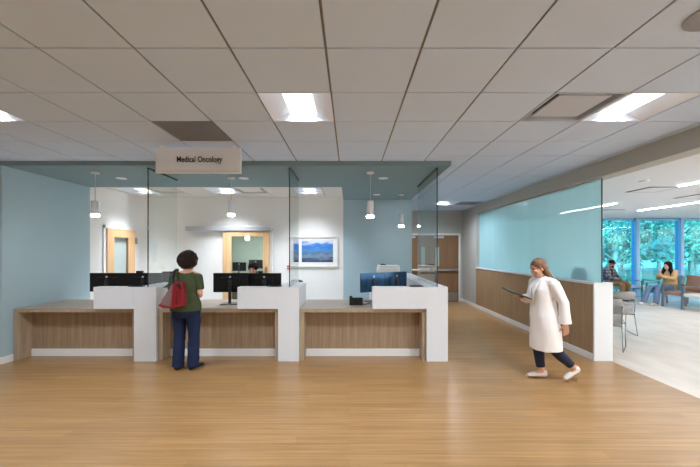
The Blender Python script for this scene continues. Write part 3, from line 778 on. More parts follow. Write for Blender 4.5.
# framed picture
pf = thing('framed_picture', 'framed blue lake landscape print with white mount on the white wall', 'picture', (-0.845, 8.12, 1.239))
x0, x1, z0, z1 = -1.405, -0.286, 1.239, 1.968; e = 0.03
MB().box(x0, x1, 8.085, 8.12, z0, z0+e).box(x0, x1, 8.085, 8.12, z1-e, z1).box(x0, x0+e, 8.085, 8.12, z0+e, z1-e).box(x1-e, x1, 8.085, 8.12, z0+e, z1-e).build('frame', M['pframe'], pf, bevel=0.003)
MB().box(x0+e, x1-e, 8.105, 8.12, z0+e, z1-e).build('mount', M['mat'], pf)
MB().box(-1.15, -0.405, 8.102, 8.105, 1.355, 1.885).build('print', M['print'], pf)
MB().box(-1.335, -1.22, 8.102, 8.105, 1.355, 1.885).build('print', M['print'], pf)
# fire pull station
fp = thing('fire_alarm_station', 'small red fire alarm pull station low on the white wall, left of the picture', 'fire alarm', (-1.465, 8.11, 1.19))
MB().box(-1.50, -1.44, 8.08, 8.13, 1.185, 1.27).build('body', M['red'], fp, bevel=0.005)
MB().box(-1.49, -1.45, 8.074, 8.08, 1.215, 1.23).build('pull_bar', M['trim'], fp)

def office_chair(loc, rotz, label):
    t = thing('office_chair', label, 'office chair', loc, rotz, 'office chairs behind the desks', local=True)
    MB().loft([(0, -0.2, 0.47), (0, 0.0, 0.47), (0, 0.22, 0.47)], [(0.22, 0.035), (0.24, 0.04), (0.22, 0.035)], (1, 0, 0), 20, power=3.5).build('seat', M['rubber'], t, smooth=True)
    MB().loft([(0, -0.24, 0.55), (0, -0.27, 0.75), (0, -0.26, 0.92), (0, -0.25, 1.0)], [(0.19, 0.025), (0.22, 0.03), (0.21, 0.028), (0.15, 0.02)], (1, 0, 0), 20, power=3).build('backrest', M['rubber'], t, smooth=True)
    MB().tube([(0, 0, 0.1), (0, 0, 0.44)], 0.028, 12).build('gas_column', M['steel'], t, smooth=True)
    MB().tube([(0, -0.1, 0.44), (0, -0.28, 0.46), (0, -0.29, 0.62)], 0.018, 8).build('back_bracket', M['black'], t, smooth=True)
    for k in range(5):
        a = 2*PI*k/5+0.3
        l = MB().tube([(0.03*math.cos(a), 0.03*math.sin(a), 0.11), (0.29*math.cos(a), 0.29*math.sin(a), 0.075)], 0.018, 8).build('base_leg', M['black'], t, smooth=True)
        w = MB().lathe([(0.0, -0.012), (0.024, -0.012), (0.024, 0.012), (0, 0.012)], (0, 0, 0), 16)
        for v in w.v: v.x, v.y, v.z = 0.29*math.cos(a)+v.x, 0.29*math.sin(a)+v.z, 0.026+v.y
        w.build('castor', M['rubber'], l)
    return t
office_chair((-1.25, 6.95, 0), 2.6, 'black office chair showing above the middle divider, left of the picture')
office_chair((-1.80, 6.38, 0), PI, 'black office chair the receptionist sits on')

# desk and monitors in the room behind the sliding door
bt = thing('office_table', 'white worktable in the room behind the sliding door', 'table', (-2.7, 10.9, 0))
MB().box(-3.9, -1.4, 10.5, 11.3, 0.72, 0.75).build('tabletop', M['trim'], bt)
for x in (-3.85, -1.5):
    for y in (10.55, 11.22): MB().box(x, x+0.05, y, y+0.05, 0, 0.72).build('leg', M['steel'], bt)
for x, z, l in ((-3.55, 1.2, 'dark monitor in the back room, at the left of the sliding door glass'), (-3.02, 1.28, 'dark monitor in the back room, at the middle of the sliding door glass')):
    monitor((x, 10.9, 0.75), 0, 0.44, 0.28, z-0.08, l)
t = thing('pendant_lamp', 'slim white pendant in the room behind the sliding door', 'pendant light', (-2.9, 9.6, 2.75))
MB().tube([(-2.9, 9.6, 2.75), (-2.9, 9.6, 2.12)], 0.006).build('cord', M['trim'], t)
MB().lathe([(0, 2.12), (0.05, 2.12), (0.05, 1.93), (0, 1.93)], (-2.9, 9.6, 0), 20).build('lamp_shade', M['plens'], t)
troffer((-3.4, -2.8, 9.9, 10.5), 'ceiling light in the room behind the sliding door', 30.0, None, 2.745-0.11)

# ------------------------------------------------------------------ waiting room furniture
ctr = thing('laptop_counter', 'white laptop counter fixed behind the wood-faced low wall', 'counter', (3.98, 7.5, 0))
MB().box(3.865, 4.08, 5.5, 9.5, 1.085, 1.12).build('countertop', M['solid'], ctr, bevel=0.003)
for y in (5.7, 7.5, 9.3): MB().prism([(3.865, 1.085), (4.06, 1.085), (3.865, 0.86)], 'y', y-0.015, y+0.015).build('bracket', M['steel'], ctr)
lp = thing('laptop', 'open silver laptop behind the blue glass near its front end', 'laptop', (3.83, 5.48, 1.156))
MB().box(3.74, 3.92, 5.31, 5.65, 1.1565, 1.17).build('base', M['alu'], lp, bevel=0.003)
MB().obox((3.735, 5.48, 1.262), (0.004, 0, 0.0), (0, 0.17, 0), (-0.005, 0, 0.092)).build('lid', M['lampgrey'], lp, bevel=0.003)
cu = thing('water_cup', 'small clear cup beside the silver laptop on the low wall', 'cup', (3.77, 5.2, 1.156))
MB().lathe([(0.026, 0), (0.034, 0.1), (0.031, 0.1), (0.024, 0.006), (0.0, 0.006)], (3.77, 5.2, 1.157), 20).build('cup', M['vwhite'], cu, smooth=True)
bx = [(8.95, 'small white box at the far end of the low wall, behind the glass', M['paper'], 0.14), (9.3, 'dark canister left of the small white box on the low wall', M['vteal'], 0.12), (8.7, 'dark canister right of the small white box on the low wall', M['cframe'], 0.12)]
for y, l, m, h in bx:
    if m is M['paper']: one(MB().box(3.74, 3.84, y-0.1, y+0.1, 1.156, 1.156+h), 'tissue_box', m, l, 'box', (3.79, y, 1.156), bevel=0.005)
    else: one(MB().lathe([(0.0, 0), (0.045, 0), (0.045, h), (0.03, h+0.01), (0, h+0.01)], (3.79, y, 1.156), 18), 'canister', m, l, 'canister', (3.79, y, 1.156))

def guest_chair(loc, rotz, label):
    """grey shell chair on a chromed sled base; faces +Y"""
    t = thing('sled_chair', label, 'chair', loc, rotz, 'grey sled-base chairs by the low wall', local=True)
    n = 9; sh = MB(); w = 0.25
    def sheet(mb, prof, th, curve):
        vs = []; fs = []
        for off in (0, th):
            for (y, z) in prof:
                for i in range(n):
                    u = -1+2*i/(n-1)
                    vs.append((u*w, y+curve*u*u+0, z+(off if th > 0 and len(prof) > 2 and abs(prof[0][1]-prof[-1][1]) < 0.1 else 0) - 0))
        return vs
    # seat: cushioned slab
    MB().loft([(0, -0.2, 0.44), (0, 0.0, 0.43), (0, 0.2, 0.445), (0, 0.235, 0.435)], [(0.235, 0.03), (0.245, 0.032), (0.24, 0.032), (0.22, 0.022)], (1, 0, 0), 22, power=4).build('seat', M['shell'], t, smooth=True)
    # upper back band and lower panel, both wrapped around the sitter, with an open slot between
    def band(zs, th=0.022):
        mb = MB(); rows = []
        for off in (0, th):
            for z, y, ww in zs:
                for i in range(n):
                    u = -1+2*i/(n-1)
                    rows.append((u*ww, y+0.10*u*u-off, z))
        k = len(zs); fs = []
        for s_ in (0, 1):
            o = s_*k*n
            for r in range(k-1):
                for i in range(n-1):
                    q = (o+r*n+i, o+r*n+i+1, o+(r+1)*n+i+1, o+(r+1)*n+i); fs.append(q if s_ else q[::-1])
        o = k*n
        for r in range(k-1):
            for i in (0, n-1):
                fs.append((r*n+i, (r+1)*n+i, o+(r+1)*n+i, o+r*n+i))
        for i in range(n-1):
            for r in (0, k-1):
                fs.append((r*n+i, r*n+i+1, o+r*n+i+1, o+r*n+i))
        return mb.add(rows, fs)
    band([(0.69, -0.262, 0.235), (0.76, -0.275, 0.25), (0.82, -0.285, 0.25), (0.845, -0.285, 0.235)]).build('backrest', M['shell'], t, smooth=True)
    band([(0.42, -0.215, 0.225), (0.5, -0.23, 0.23), (0.6, -0.245, 0.232)]).build('lower_back', M['shell'], t, smooth=True)
    for s_ in (-1, 1):
        f = MB().tube([(s_*0.25, 0.18, 0.42), (s_*0.255, 0.2, 0.40), (s_*0.26, 0.23, 0.015), (s_*0.26, 0.20, 0.0135), (s_*0.26, -0.24, 0.0135), (s_*0.258, -0.25, 0.03), (s_*0.24, -0.17, 0.42)], 0.0085, 8)
        f.build('sled_leg', M['chrome'], t, smooth=True)
        MB().tube([(s_*0.235, -0.175, 0.42), (s_*0.245, -0.19, 0.6), (s_*0.25, -0.2, 0.74)], 0.010, 8).build('back_upright', M['chrome'], t, smooth=True)
    MB().tube([(-0.25, -0.17, 0.40), (0.25, -0.17, 0.40)], 0.010).tube([(-0.25, 0.18, 0.40), (0.25, 0.18, 0.40)], 0.010).build('stretcher', M['chrome'], t, smooth=True)
    return t
gc = guest_chair((4.31, 5.75, 0), -0.75, 'nearest grey sled-base chair, mostly hidden behind the end of the low wall')
dup(gc, (5.27, 6.75, 0), -0.3, 'farther grey sled-base chair, showing its slotted back beside the low wall end')

def lounge_chair(loc, rotz, seat, back, label):
    """upholstered waiting chair with dark metal arm frames; faces +Y"""
    t = thing('waiting_chair', label, 'chair', loc, rotz, 'waiting room chairs', local=True)
    MB().box(-0.255, 0.255, -0.34, 0.27, 0.36, 0.46).build('seat', seat, t, bevel=0.025, seg=3)
    MB().obox((0, -0.40, 0.68), (0.255, 0, 0), (0, 0.035, 0.006), (0, -0.05, 0.21)).build('backrest', back, t, bevel=0.025, seg=3)
    for s_ in (-1, 1):
        x = s_*0.275
        fm = MB()
        fm.obox((x, 0.24, 0.31), (0.014, 0, 0), (0, 0.022, 0), (0, -0.012, 0.31))
        fm.obox((x, -0.38, 0.31), (0.014, 0, 0), (0, 0.022, 0), (0, 0.03, 0.31))
        fm.box(x-0.014, x+0.014, -0.36, 0.24, 0.35, 0.38)
        L = fm.build('leg_frame', M['cframe'], t, bevel=0.003)
        MB().box(x-0.028, x+0.028, -0.38, 0.28, 0.62, 0.645).build('armrest', M['cframe'], t, bevel=0.008)
    return t
LW = PI/2   # facing -X
lc = lounge_chair((9.43, 9.68, 0), LW, M['vbrown'], M['vbrown'], 'brown waiting chair with empty seat, next to the seated woman')
def lounge(loc, rotz, seat, back, label):
    r = dup(lc, loc, rotz, label)
    for c in [x for x in SC.objects if x.parent == r]:
        for nm, m in (('seat', seat), ('backrest', back)):
            if c.name.split('.')[0] == nm and m is not M['vbrown']:
                c.data = c.data.copy(); c.data.materials[0] = m
    return r
lounge((9.43, 10.27, 0), LW, M['vteal'], M['vteal'], 'teal-backed waiting chair the woman in the tan jacket sits on')
lounge((9.43, 9.09, 0), LW, M['vwhite'], M['vbrown'], 'waiting chair with off-white seat and brown back at the right edge of the picture')
lounge((10.75, 10.15, 0), -LW, M['vtaupe'], M['vtaupe'], 'taupe waiting chair behind, its back showing above the teal one')
lounge((10.75, 9.55, 0), -LW, M['vtaupe'], M['vtaupe'], 'taupe waiting chair in the back-to-back row, hidden behind the brown ones')
lounge((8.77, 11.40, 0), PI, M['vteal'], M['vteal'], 'waiting chair the man in the black beanie sits on')
bn_ = lounge((9.86, 11.40, 0), PI, M['vwhite'], M['vtaupe'], 'backless white bench seat with metal arms by the window, between man and woman')
for c in [x for x in SC.objects if x.parent == bn_ and x.name.startswith('backrest')]: bpy.data.objects.remove(c)
bn_.name = 'bench_seat'; bn_['category'] = 'bench'; del bn_['group']
st = thing('side_table', 'low white side table by the window beside the man', 'side table', (9.32, 11.5, 0))
MB().box(9.11, 9.50, 11.3, 11.72, 0.40, 0.43).build('tabletop', M['trim'], st, bevel=0.005)
for x in (9.13, 9.45):
    for y in (11.33, 11.66): MB().box(x, x+0.03, y, y+0.03, 0, 0.40).build('leg', M['cframe'], st)

# ------------------------------------------------------------------ people
def hand(mb, w, d, nrm, thumb, s=1.0, curl=0.5):
    """palm and five fingers. d: wrist to fingers, nrm: out of the palm, thumb: thumb side"""
    d = V(d).normalized(); n = V(nrm); n = (n-d*n.dot(d)).normalized(); t = V(thumb); t = (t-d*t.dot(d)-n*t.dot(n)).normalized()
    w = V(w)
    mb.loft([w-d*0.01*s, w+d*0.03*s, w+d*0.075*s], [(0.026*s, 0.019*s), (0.036*s, 0.016*s), (0.038*s, 0.013*s)], t, 12)
    for k, (o, L) in enumerate(((0.028, 0.068), (0.0095, 0.076), (-0.0095, 0.070), (-0.027, 0.055))):
        p = w+d*0.072*s+t*o*s; dd = d.copy(); pts = [p]; ang = 0
        for q, fr in enumerate((0.45, 0.32, 0.23)):
            ang += curl*(0.6 if q == 0 else 0.9)
            dd = d*math.cos(ang)+n*math.sin(ang)
            p = p+dd*L*fr*s; pts.append(p)
        mb.loft(pts, [0.0088*s, 0.0085*s, 0.0078*s, 0.0066*s], t, 8)
    p = w+d*0.018*s+t*0.026*s; a = (d*0.62+t*0.75+n*0.2).normalized(); b = (d*0.9+t*0.15+n*0.4).normalized()
    mb.loft([p, p+a*0.036*s, p+a*0.036*s+b*0.028*s, p+a*0.036*s+b*0.048*s], [0.0125*s, 0.0105*s, 0.0092*s, 0.0075*s], n, 8)

def head(mb, c, fwd, up, s=1.0):
    """skull, jaw, nose, brow, ears; returns frame"""
    f = V(fwd).normalized(); u = V(up); u = (u-f*u.dot(f)).normalized(); r = f.cross(u).normalized()
    c = V(c); A = (r, f, u)
    e = lambda o, q: mb.ell(c+r*o[0]*s+f*o[1]*s+u*o[2]*s, tuple(x*s for x in q), *A, n=18, k=12)
    e((0, -0.008, 0.028), (0.073, 0.092, 0.086))       # cranium
    e((0, 0.022, -0.030), (0.060, 0.066, 0.080))       # face
    e((0, 0.045, -0.088), (0.034, 0.036, 0.026))       # chin
    for sd in (-1, 1):
        e((sd*0.072, -0.012, -0.012), (0.011, 0.020, 0.030))   # ear
        e((sd*0.038, 0.066, -0.022), (0.022, 0.018, 0.018))    # cheek
        e((sd*0.030, 0.074, 0.026), (0.024, 0.012, 0.008))     # brow ridge
    P = lambda o: c+r*o[0]*s+f*o[1]*s+u*o[2]*s
    mb.loft([P((0, 0.078, 0.018)), P((0, 0.094, -0.008)), P((0, 0.104, -0.026)), P((0, 0.084, -0.034))], [0.010*s, 0.011*s, 0.013*s, 0.010*s], r, 10)
    e((0, 0.082, -0.056), (0.024, 0.010, 0.010))       # mouth bulge
    return P, A

def face_parts(P, A, root, s=1.0, lip=True, brow=None):
    for sd in (-1, 1):
        MB().ell(P((sd*0.030, 0.080, 0.008)), (0.012*s, 0.008*s, 0.006*s), *A, n=12, k=8).build('eye', M['eye'], root, smooth=True)
        if brow: MB().loft([P((sd*0.014, 0.092, 0.028)), P((sd*0.03, 0.090, 0.034)), P((sd*0.046, 0.078, 0.028))], [0.004*s, 0.0045*s, 0.003*s], A[2], 8).build('eyebrow', brow, root, smooth=True)
    if lip: MB().loft([P((-0.022, 0.085, -0.058)), P((0, 0.0945, -0.056)), P((0.022, 0.085, -0.058))], [0.003*s, 0.0065*s, 0.003*s], A[2], 8).build('lips', M['lip'], root, smooth=True)

def limb(mb, a, b, c, r, ref=(1, 0, 0), n=14):
    """a-b-c chain with mid swells; r = five radii"""
    a, b, c = V(a), V(b), V(c)
    mb.loft([a, a.lerp(b, 0.5), b.lerp(a, 0.06), b.lerp(c, 0.06), b.lerp(c, 0.35), c], [r[0], r[1], r[2], r[2], r[3], r[4]], ref, n)

def body(J, root, skin, vox, s=1.0, hands=True, fem=True):
    mb = MB(); sh = V(J['sR'])-V(J['sL'])
    mb.loft([V(J['pelvis'])-V((0, 0, 0.03)), J['pelvis'], J['waist'], J['chest'], V(J['neck'])-(V(J['neck'])-V(J['chest']))*0.3],
            [(0.13*s, 0.09*s), (0.15*s, 0.10*s), (0.115*s, 0.085*s), (0.14*s, 0.095*s), (0.09*s, 0.06*s)], sh, 18)
    mb.loft([J['sL'], V(J['sL']).lerp(V(J['neck']), 0.5), V(J['neck'])-V((0, 0, 0.03)), V(J['sR']).lerp(V(J['neck']), 0.5), J['sR']], [0.045*s, 0.045*s, 0.05*s, 0.045*s, 0.045*s], (0, 0, 1), 12)
    u = J.get('up', (0, 0, 1)); hc = V(J['head'])
    mb.loft([V(J['neck'])-V((0, 0, 0.03)), V(J['neck']).lerp(hc-V(u)*0.05, 0.5), hc-V(u)*0.04*s], [0.058*s, 0.051*s, 0.052*s], (1, 0, 0), 14)
    P, A = head(mb, J['head'], J['face'], u, s)
    for q in 'LR':
        limb(mb, J['s'+q], J['e'+q], J['w'+q], [0.047*s, 0.042*s, 0.036*s, 0.038*s, 0.025*s])
        limb(mb, J['h'+q], J['k'+q], J['a'+q], [0.082*s, 0.072*s, 0.052*s, 0.054*s, 0.034*s])
        a, t = V(J['a'+q]), V(J['t'+q])
        mb.loft([a-(t-a)*0.2+V((0, 0, -0.02)), a.lerp(t, 0.4)+V((0, 0, -0.01)), t], [(0.03*s, 0.03*s), (0.034*s, 0.026*s), (0.03*s, 0.016*s)], (1, 0, 0), 12)
        if hands:
            hd = J['hand'+q]; hand(mb, J['w'+q], hd[0], hd[1], hd[2], s*1.04, hd[3])
    o = mb.fused('body', skin, root, vox, 2)
    return P, A

def shoes(J, root, m, name='shoe', s=1.0, sole=None):
    for q in 'LR':
        a, t = V(J['a'+q]), V(J['t'+q]); d = (t-a); 
        heel = V(J.get('heel'+q, a+V((0, 0, -(a.z-t.z)))-V((d.x, d.y, 0)).normalized()*0.045))
        side = V((0, 0, 1)).cross(t-heel).normalized(); up = (t-heel).cross(side).normalized()
        if up.z < 0: up = -up
        ln = (t-heel)
        mb = MB()
        mb.loft([heel+up*0.022, heel+ln*0.3+up*0.026, heel+ln*0.65+up*0.022, heel+ln*0.9+up*0.016], [(0.034*s, 0.036*s), (0.034*s, 0.038*s), (0.044*s, 0.032*s), (0.036*s, 0.020*s)], side, 14)
        mb.loft([heel+up*0.03, heel+up*0.055+ln*0.05], [(0.034*s, 0.036*s), (0.036*s, 0.04*s)], side, 14)
        S = mb.fused(name, m, root, 0.006, 2)
        sm = MB().loft([heel+up*0.008-ln*0.06, heel+ln*0.3+up*0.008, heel+ln*0.65+up*0.008, heel+ln*0.98+up*0.008], [(0.034*s, 0.010), (0.033*s, 0.010), (0.046*s, 0.010), (0.03*s, 0.010)], side, 14)
        sm.build('sole', sole or m, S, smooth=True)

# ---- woman at the counter, seen from behind
w = thing('person', 'woman with dark curly hair in olive top and dark jeans, back turned, at the counter', 'person', (-2.25, 4.67, 0), 0, local=True)
J = dict(pelvis=(0, 0, 0.88), waist=(0, 0.0, 1.04), chest=(0, 0.01, 1.22), neck=(0.005, 0.0, 1.375), head=(0.02, 0.035, 1.515), face=(0.25, 1, -0.12),
         sL=(-0.165, 0, 1.325), eL=(-0.212, -0.005, 1.06), wL=(-0.11, 0.20, 1.0), sR=(0.165, 0, 1.325), eR=(0.198, -0.01, 1.06), wR=(0.10, 0.20, 1.01),
         hL=(-0.09, 0, 0.86), kL=(-0.10, 0.02, 0.47), aL=(-0.105, -0.01, 0.085), tL=(-0.125, 0.16, 0.02), hR=(0.09, 0, 0.86), kR=(0.10, 0.015, 0.47), aR=(0.10, -0.01, 0.085), tR=(0.185, 0.13, 0.02),
         handL=((0.5, 0.8, 0.1), (0.8, -0.5, 0), (0, 0.2, 1), 0.5), handR=((-0.5, 0.8, 0.1), (-0.8, -0.5, 0), (0, 0.2, 1), 0.5))
P, A = body(J, w, M['skin'], 0.006); face_parts(P, A, w)
w.scale = (1.0, 1.03, 0.966)
tp = MB()
tp.loft([(0, -0.004, 0.835), (0, -0.002, 0.93), (0, 0, 1.05), (0, 0.01, 1.2), (0, 0.005, 1.3), (0.0, 0.0, 1.365)], [(0.208, 0.162), (0.203, 0.150), (0.156, 0.112), (0.172, 0.118), (0.165, 0.09), (0.085, 0.06)], (1, 0, 0), 22, cap=False)
tp.loft([(-0.165, 0, 1.31), (-0.09, 0, 1.338), (0, -0.0, 1.335), (0.09, 0, 1.338), (0.165, 0, 1.31)], [0.056, 0.052, 0.05, 0.052, 0.056], (0, 0, 1), 14)
for sx in (-1, 1): tp.loft([(sx*0.163, 0, 1.318), (sx*0.184, -0.003, 1.22), (sx*0.196, -0.006, 1.13)], [0.060, 0.056, 0.053], (0, 1, 0), 14, cap=False)
tp.fused('olive_top', M['olive'], w, 0.007, 4, 0.006, 9, (1, 1, 1.6))
jn = MB()
jn.loft([(0, 0, 0.93), (0, -0.005, 0.88), (0, -0.012, 0.80), (0, -0.01, 0.745)], [(0.175, 0.12), (0.197, 0.13), (0.193, 0.128), (0.15, 0.105)], (1, 0, 0), 20, cap=False)
for q, sx in (('L', -1), ('R', 1)):
    h_, k_, a_ = V(J['h'+q]), V(J['k'+q]), V(J['a'+q])
    jn.loft([h_+V((0, -0.01, 0.0)), h_.lerp(k_, 0.35), k_+V((0, 0, 0.03)), k_.lerp(a_, 0.4), a_+V((0, -0.005, -0.04))], [(0.105, 0.112), (0.096, 0.104), (0.074, 0.08), (0.074, 0.08), (0.076, 0.084)], (1, 0, 0), 18, cap=False)
jn.fused('jeans', M['denim'], w, 0.007, 3, 0.007, 11, (1, 1, 1.5))
shoes(J, w, M['shoe'], 'shoe', 1.0, M['rubber'])
hr = MB(); hc = P((0, -0.03, 0.035))
hr.ell(hc, (0.092, 0.094, 0.102), *A)
rr = random.Random(3)
for k in range(520):
    z = rr.uniform(-1, 1); th = rr.uniform(0, 2*PI); q = math.sqrt(1-z*z)
    dl = V((q*math.cos(th), q*math.sin(th), z))
    pos = hc+A[0]*dl.x*0.112+A[1]*dl.y*0.110+A[2]*dl.z*0.116
    loc = pos-P((0, 0, 0))
    if loc.dot(A[1]) > 0.045 and loc.dot(A[2]) < 0.06: continue      # leave the face free
    if loc.dot(A[2]) < -0.10: continue
    # a small corkscrew lock
    ax = (dl+V((0, 0, -0.8))).normalized(); b1 = ax.orthogonal().normalized(); b2 = ax.cross(b1); ph = rr.uniform(0, 6.28)
    R = rr.uniform(0.010, 0.016); Ln = rr.uniform(0.03, 0.05)
    hr.tube([pos+ax*(Ln*(i/7-0.5))+(b1*math.cos(ph+i*1.1)+b2*math.sin(ph+i*1.1))*R for i in range(8)], rr.uniform(0.0055, 0.008), 5)
hr.build('curly_hair', M['curl'], w, smooth=True)
# her bag
bg = thing('shoulder_bag', 'red and grey tote hanging from the shoulder of the woman in green', 'bag', (-2.25, 4.67, 0.84), 0)
B0 = V((-2.25, 4.67, 0))
def bagpt(px, py, dy): return V((PX(px, 4.43), 4.67+dy, PZ(py, 4.43)))
outl = [(160, 305.5), (162, 302), (172.5, 283.5), (176, 281), (183, 281.5), (184.2, 284), (184.5, 302), (183, 306), (175, 307.5)]
def bagpoly(pts, dy0, dy1, name, m, bev):
    mb = MB(); n = len(pts); fr_ = [bagpt(a, b, dy0) for a, b in pts]; bk = [bagpt(a, b, dy1) for a, b in pts]
    mb.add(fr_+bk, [list(range(n)), list(range(n, 2*n))[::-1]]+[(i, (i+1) % n, n+(i+1) % n, n+i) for i in range(n)])
    return mb.build(name, m, bg, bevel=bev, seg=3)
bagpoly([(174.6, 283.5), (177, 281.6), (182, 281.8), (183.6, 284.5), (184.6, 303), (183, 306), (172.8, 307.4)], -0.285, -0.17, 'body', M['bagred'], 0.010)
bagpoly([(160.4, 305), (162, 301.5), (172.5, 284.6), (174.4, 283.6), (172.6, 307.1), (167, 306.8)], -0.275, -0.18, 'side_panel', M['baggrey'], 0.008)
bagpoly([(159.6, 305), (161, 303.6), (166, 305.2), (172.6, 305.6), (183.5, 304.2), (184.2, 305.6), (174, 308.0), (165, 307.5)], -0.29, -0.165, 'bottom_binding', M['bagred'], 0.004)
bagpoly([(177.5, 285), (182, 283.6), (184.2, 288), (183, 289.4), (180.5, 287)], -0.295, -0.285, 'clasp', M['black'], 0.002)
bagpoly([(178.6, 290), (179.2, 290), (178.8, 306), (178.2, 306)], -0.288, -0.284, 'seam', M['black'], 0)
st_ = MB().loft([bagpt(178.5, 284, -0.25), B0+V((-0.085, -0.20, 1.20)), B0+V((-0.105, -0.155, 1.28)), B0+V((-0.115, -0.085, 1.352)), B0+V((-0.122, -0.01, 1.375)), B0+V((-0.15, 0.05, 1.32)), B0+V((-0.17, 0.10, 1.24)), B0+V((-0.235, 0.03, 1.17)), B0+V((-0.235, -0.1, 1.13)), bagpt(174.5, 285, -0.20)], [(0.024, 0.005)]*10, (1, 0, 0), 8)
st_.build('strap', M['black'], bg, smooth=True)

# ---- walking clinician in a white coat (faces -X)
w = thing('person', 'woman in long white coat and navy trousers walking left, carrying a tablet', 'person', (2.42, 4.30, 0), PI/2, local=True)
J = dict(pelvis=(0, -0.02, 0.82), waist=(0, -0.02, 0.97), chest=(0, -0.02, 1.14), neck=(0, -0.015, 1.285), head=(0, 0.04, 1.405), face=(0, 1, -0.28), up=(0, 0.2, 1),
         sL=(-0.165, -0.05, 1.235), eL=(-0.215, -0.15, 0.99), wL=(-0.215, -0.17, 0.735), sR=(0.165, 0.0, 1.235), eR=(0.205, 0.03, 0.98), wR=(0.10, 0.19, 1.02),
         hL=(-0.085, -0.02, 0.80), kL=(-0.085, -0.06, 0.44), aL=(-0.09, -0.36, 0.17), tL=(-0.09, -0.235, 0.02), heelL=(-0.09, -0.41, 0.125),
         hR=(0.085, -0.01, 0.80), kR=(0.08, 0.005, 0.43), aR=(0.075, -0.04, 0.085), tR=(0.075, 0.145, 0.012),
         handL=((0, -0.1, -1), (1, 0, 0), (0, 1, 0), 0.35), handR=((-0.45, 0.85, 0.15), (-0.3, -0.3, 1), (-0.9, -0.4, 0), 0.35))
P, A = body(J, w, M['skin'], 0.006, 0.96); face_parts(P, A, w, 0.96, True, M['blond'])
ct = MB()
ct.loft([(0, -0.06, 0.39), (0, -0.045, 0.6), (0, -0.025, 0.82), (0, -0.02, 0.98), (0, -0.02, 1.14), (0, -0.02, 1.22), (0, -0.02, 1.275)], [(0.21, 0.175), (0.205, 0.16), (0.195, 0.142), (0.165, 0.13), (0.17, 0.13), (0.155, 0.10), (0.085, 0.07)], (1, 0, 0), 26, cap=False)
ct.loft([(-0.165, -0.05, 1.228), (0, -0.02, 1.255), (0.165, 0.0, 1.228)], [0.06, 0.06, 0.06], (0, 0, 1), 14)
for q in 'LR':
    s_, e_, ww = V(J['s'+q]), V(J['e'+q]), V(J['w'+q])
    ct.loft([s_, s_.lerp(e_, 0.5), e_, e_.lerp(ww, 0.5), ww.lerp(e_, 0.04 if q == 'L' else 0.22)], [0.066, 0.064, 0.062, 0.064, 0.066 if q == 'L' else 0.055], (1, 0, 0), 16, cap=False)
co = ct.fused('white_coat', M['coat'], w, 0.008, 3, 0.012, 7, (1.3, 1.3, 0.55))
for sx in (-1, 1):
    MB().loft([(sx*0.02, 0.128, 0.98), (sx*0.045, 0.126, 1.12), (sx*0.06, 0.085, 1.225), (sx*0.065, 0.0, 1.295), (sx*0.02, -0.085, 1.30)], [(0.01, 0.005), (0.028, 0.006), (0.03, 0.006), (0.022, 0.007), (0.02, 0.008)], (1, 0.2, 0), 10).build('lapel', M['coat'], co, smooth=True)
tr = MB()
for q in 'LR':
    h_, k_, a_ = V(J['h'+q]), V(J['k'+q]), V(J['a'+q])
    tr.loft([h_, h_.lerp(k_, 0.5), k_, k_.lerp(a_, 0.35), a_.lerp(k_, 0.14)], [0.086, 0.078, 0.062, 0.064, 0.052], (1, 0, 0), 16, cap=False)
tr.fused('navy_trousers', M['navy'], w, 0.008, 2, 0.004, 10)
shoes(J, w, M['sneak'], 'white_shoe', 1.0, M['vbrown'])
hr = MB()
hr.ell(P((0, -0.018, 0.040)), (0.081, 0.096, 0.088), *A)
hr.ell(P((0, -0.055, -0.03)), (0.074, 0.055, 0.09), *A)
for sx in (-1, -0.5, 0, 0.5, 1):
    hr.loft([P((sx*0.062, -0.04-0.03*(1-abs(sx)), 0.02)), P((sx*0.075, -0.06-0.03*(1-abs(sx)), -0.07)), P((sx*0.085, -0.075-0.015*(1-abs(sx)), -0.15)), P((sx*0.075, -0.06, -0.215))], [0.03, 0.034, 0.034, 0.016], A[0], 12)
hr.fused('long_hair', M['blond'], w, 0.006, 3, 0.006, 26, (2, 2, 0.4))
# tablet (held): world placed
tb = thing('tablet', 'dark tablet held out flat by the woman in the white coat', 'tablet', (2.48, 4.3, 1.0), PI/2, local=True)
tb.location = (2.42, 4.30, 0)
cT = V((0.0, 0.315, 1.085)); ay = V((0, 0.145, 0.052)); axx = V((0.095, 0, 0.012)); az = axx.cross(ay).normalized()*0.006
MB().obox(cT, axx, ay, az).build('case', M['black'], tb, bevel=0.004)
MB().obox(cT+az*1.1, axx*0.93, ay*0.93, az*0.1).build('display', M['screen'], tb)

# ---- seated man with beanie (faces the camera, turned slightly right)
w = thing('person', 'seated man in black beanie, grey plaid jacket and khaki trousers by the window', 'person', (8.77, 11.42, 0), PI+0.42, local=True)
J = dict(pelvis=(0, -0.10, 0.55), waist=(0, -0.11, 0.72), chest=(0, -0.09, 0.92), neck=(0, -0.04, 1.06), head=(0, 0.02, 1.19), face=(0, 1, -0.35), up=(0, 0.25, 1),
         sL=(-0.19, -0.07, 1.02), eL=(-0.26, 0.02, 0.78), wL=(-0.07, 0.24, 0.70), sR=(0.19, -0.07, 1.02), eR=(0.26, 0.02, 0.78), wR=(0.07, 0.24, 0.70),
         hL=(-0.10, -0.05, 0.53), kL=(-0.16, 0.42, 0.55), aL=(-0.15, 0.40, 0.09), tL=(-0.17, 0.58, 0.02), hR=(0.10, -0.05, 0.53), kR=(0.16, 0.42, 0.55), aR=(0.15, 0.40, 0.09), tR=(0.17, 0.58, 0.02),
         handL=((0.7, 0.6, -0.1), (0.5, -0.5, -0.3), (0, 0.4, 1), 0.6), handR=((-0.7, 0.6, -0.1), (-0.5, -0.5, -0.3), (0, 0.4, 1), 0.6))
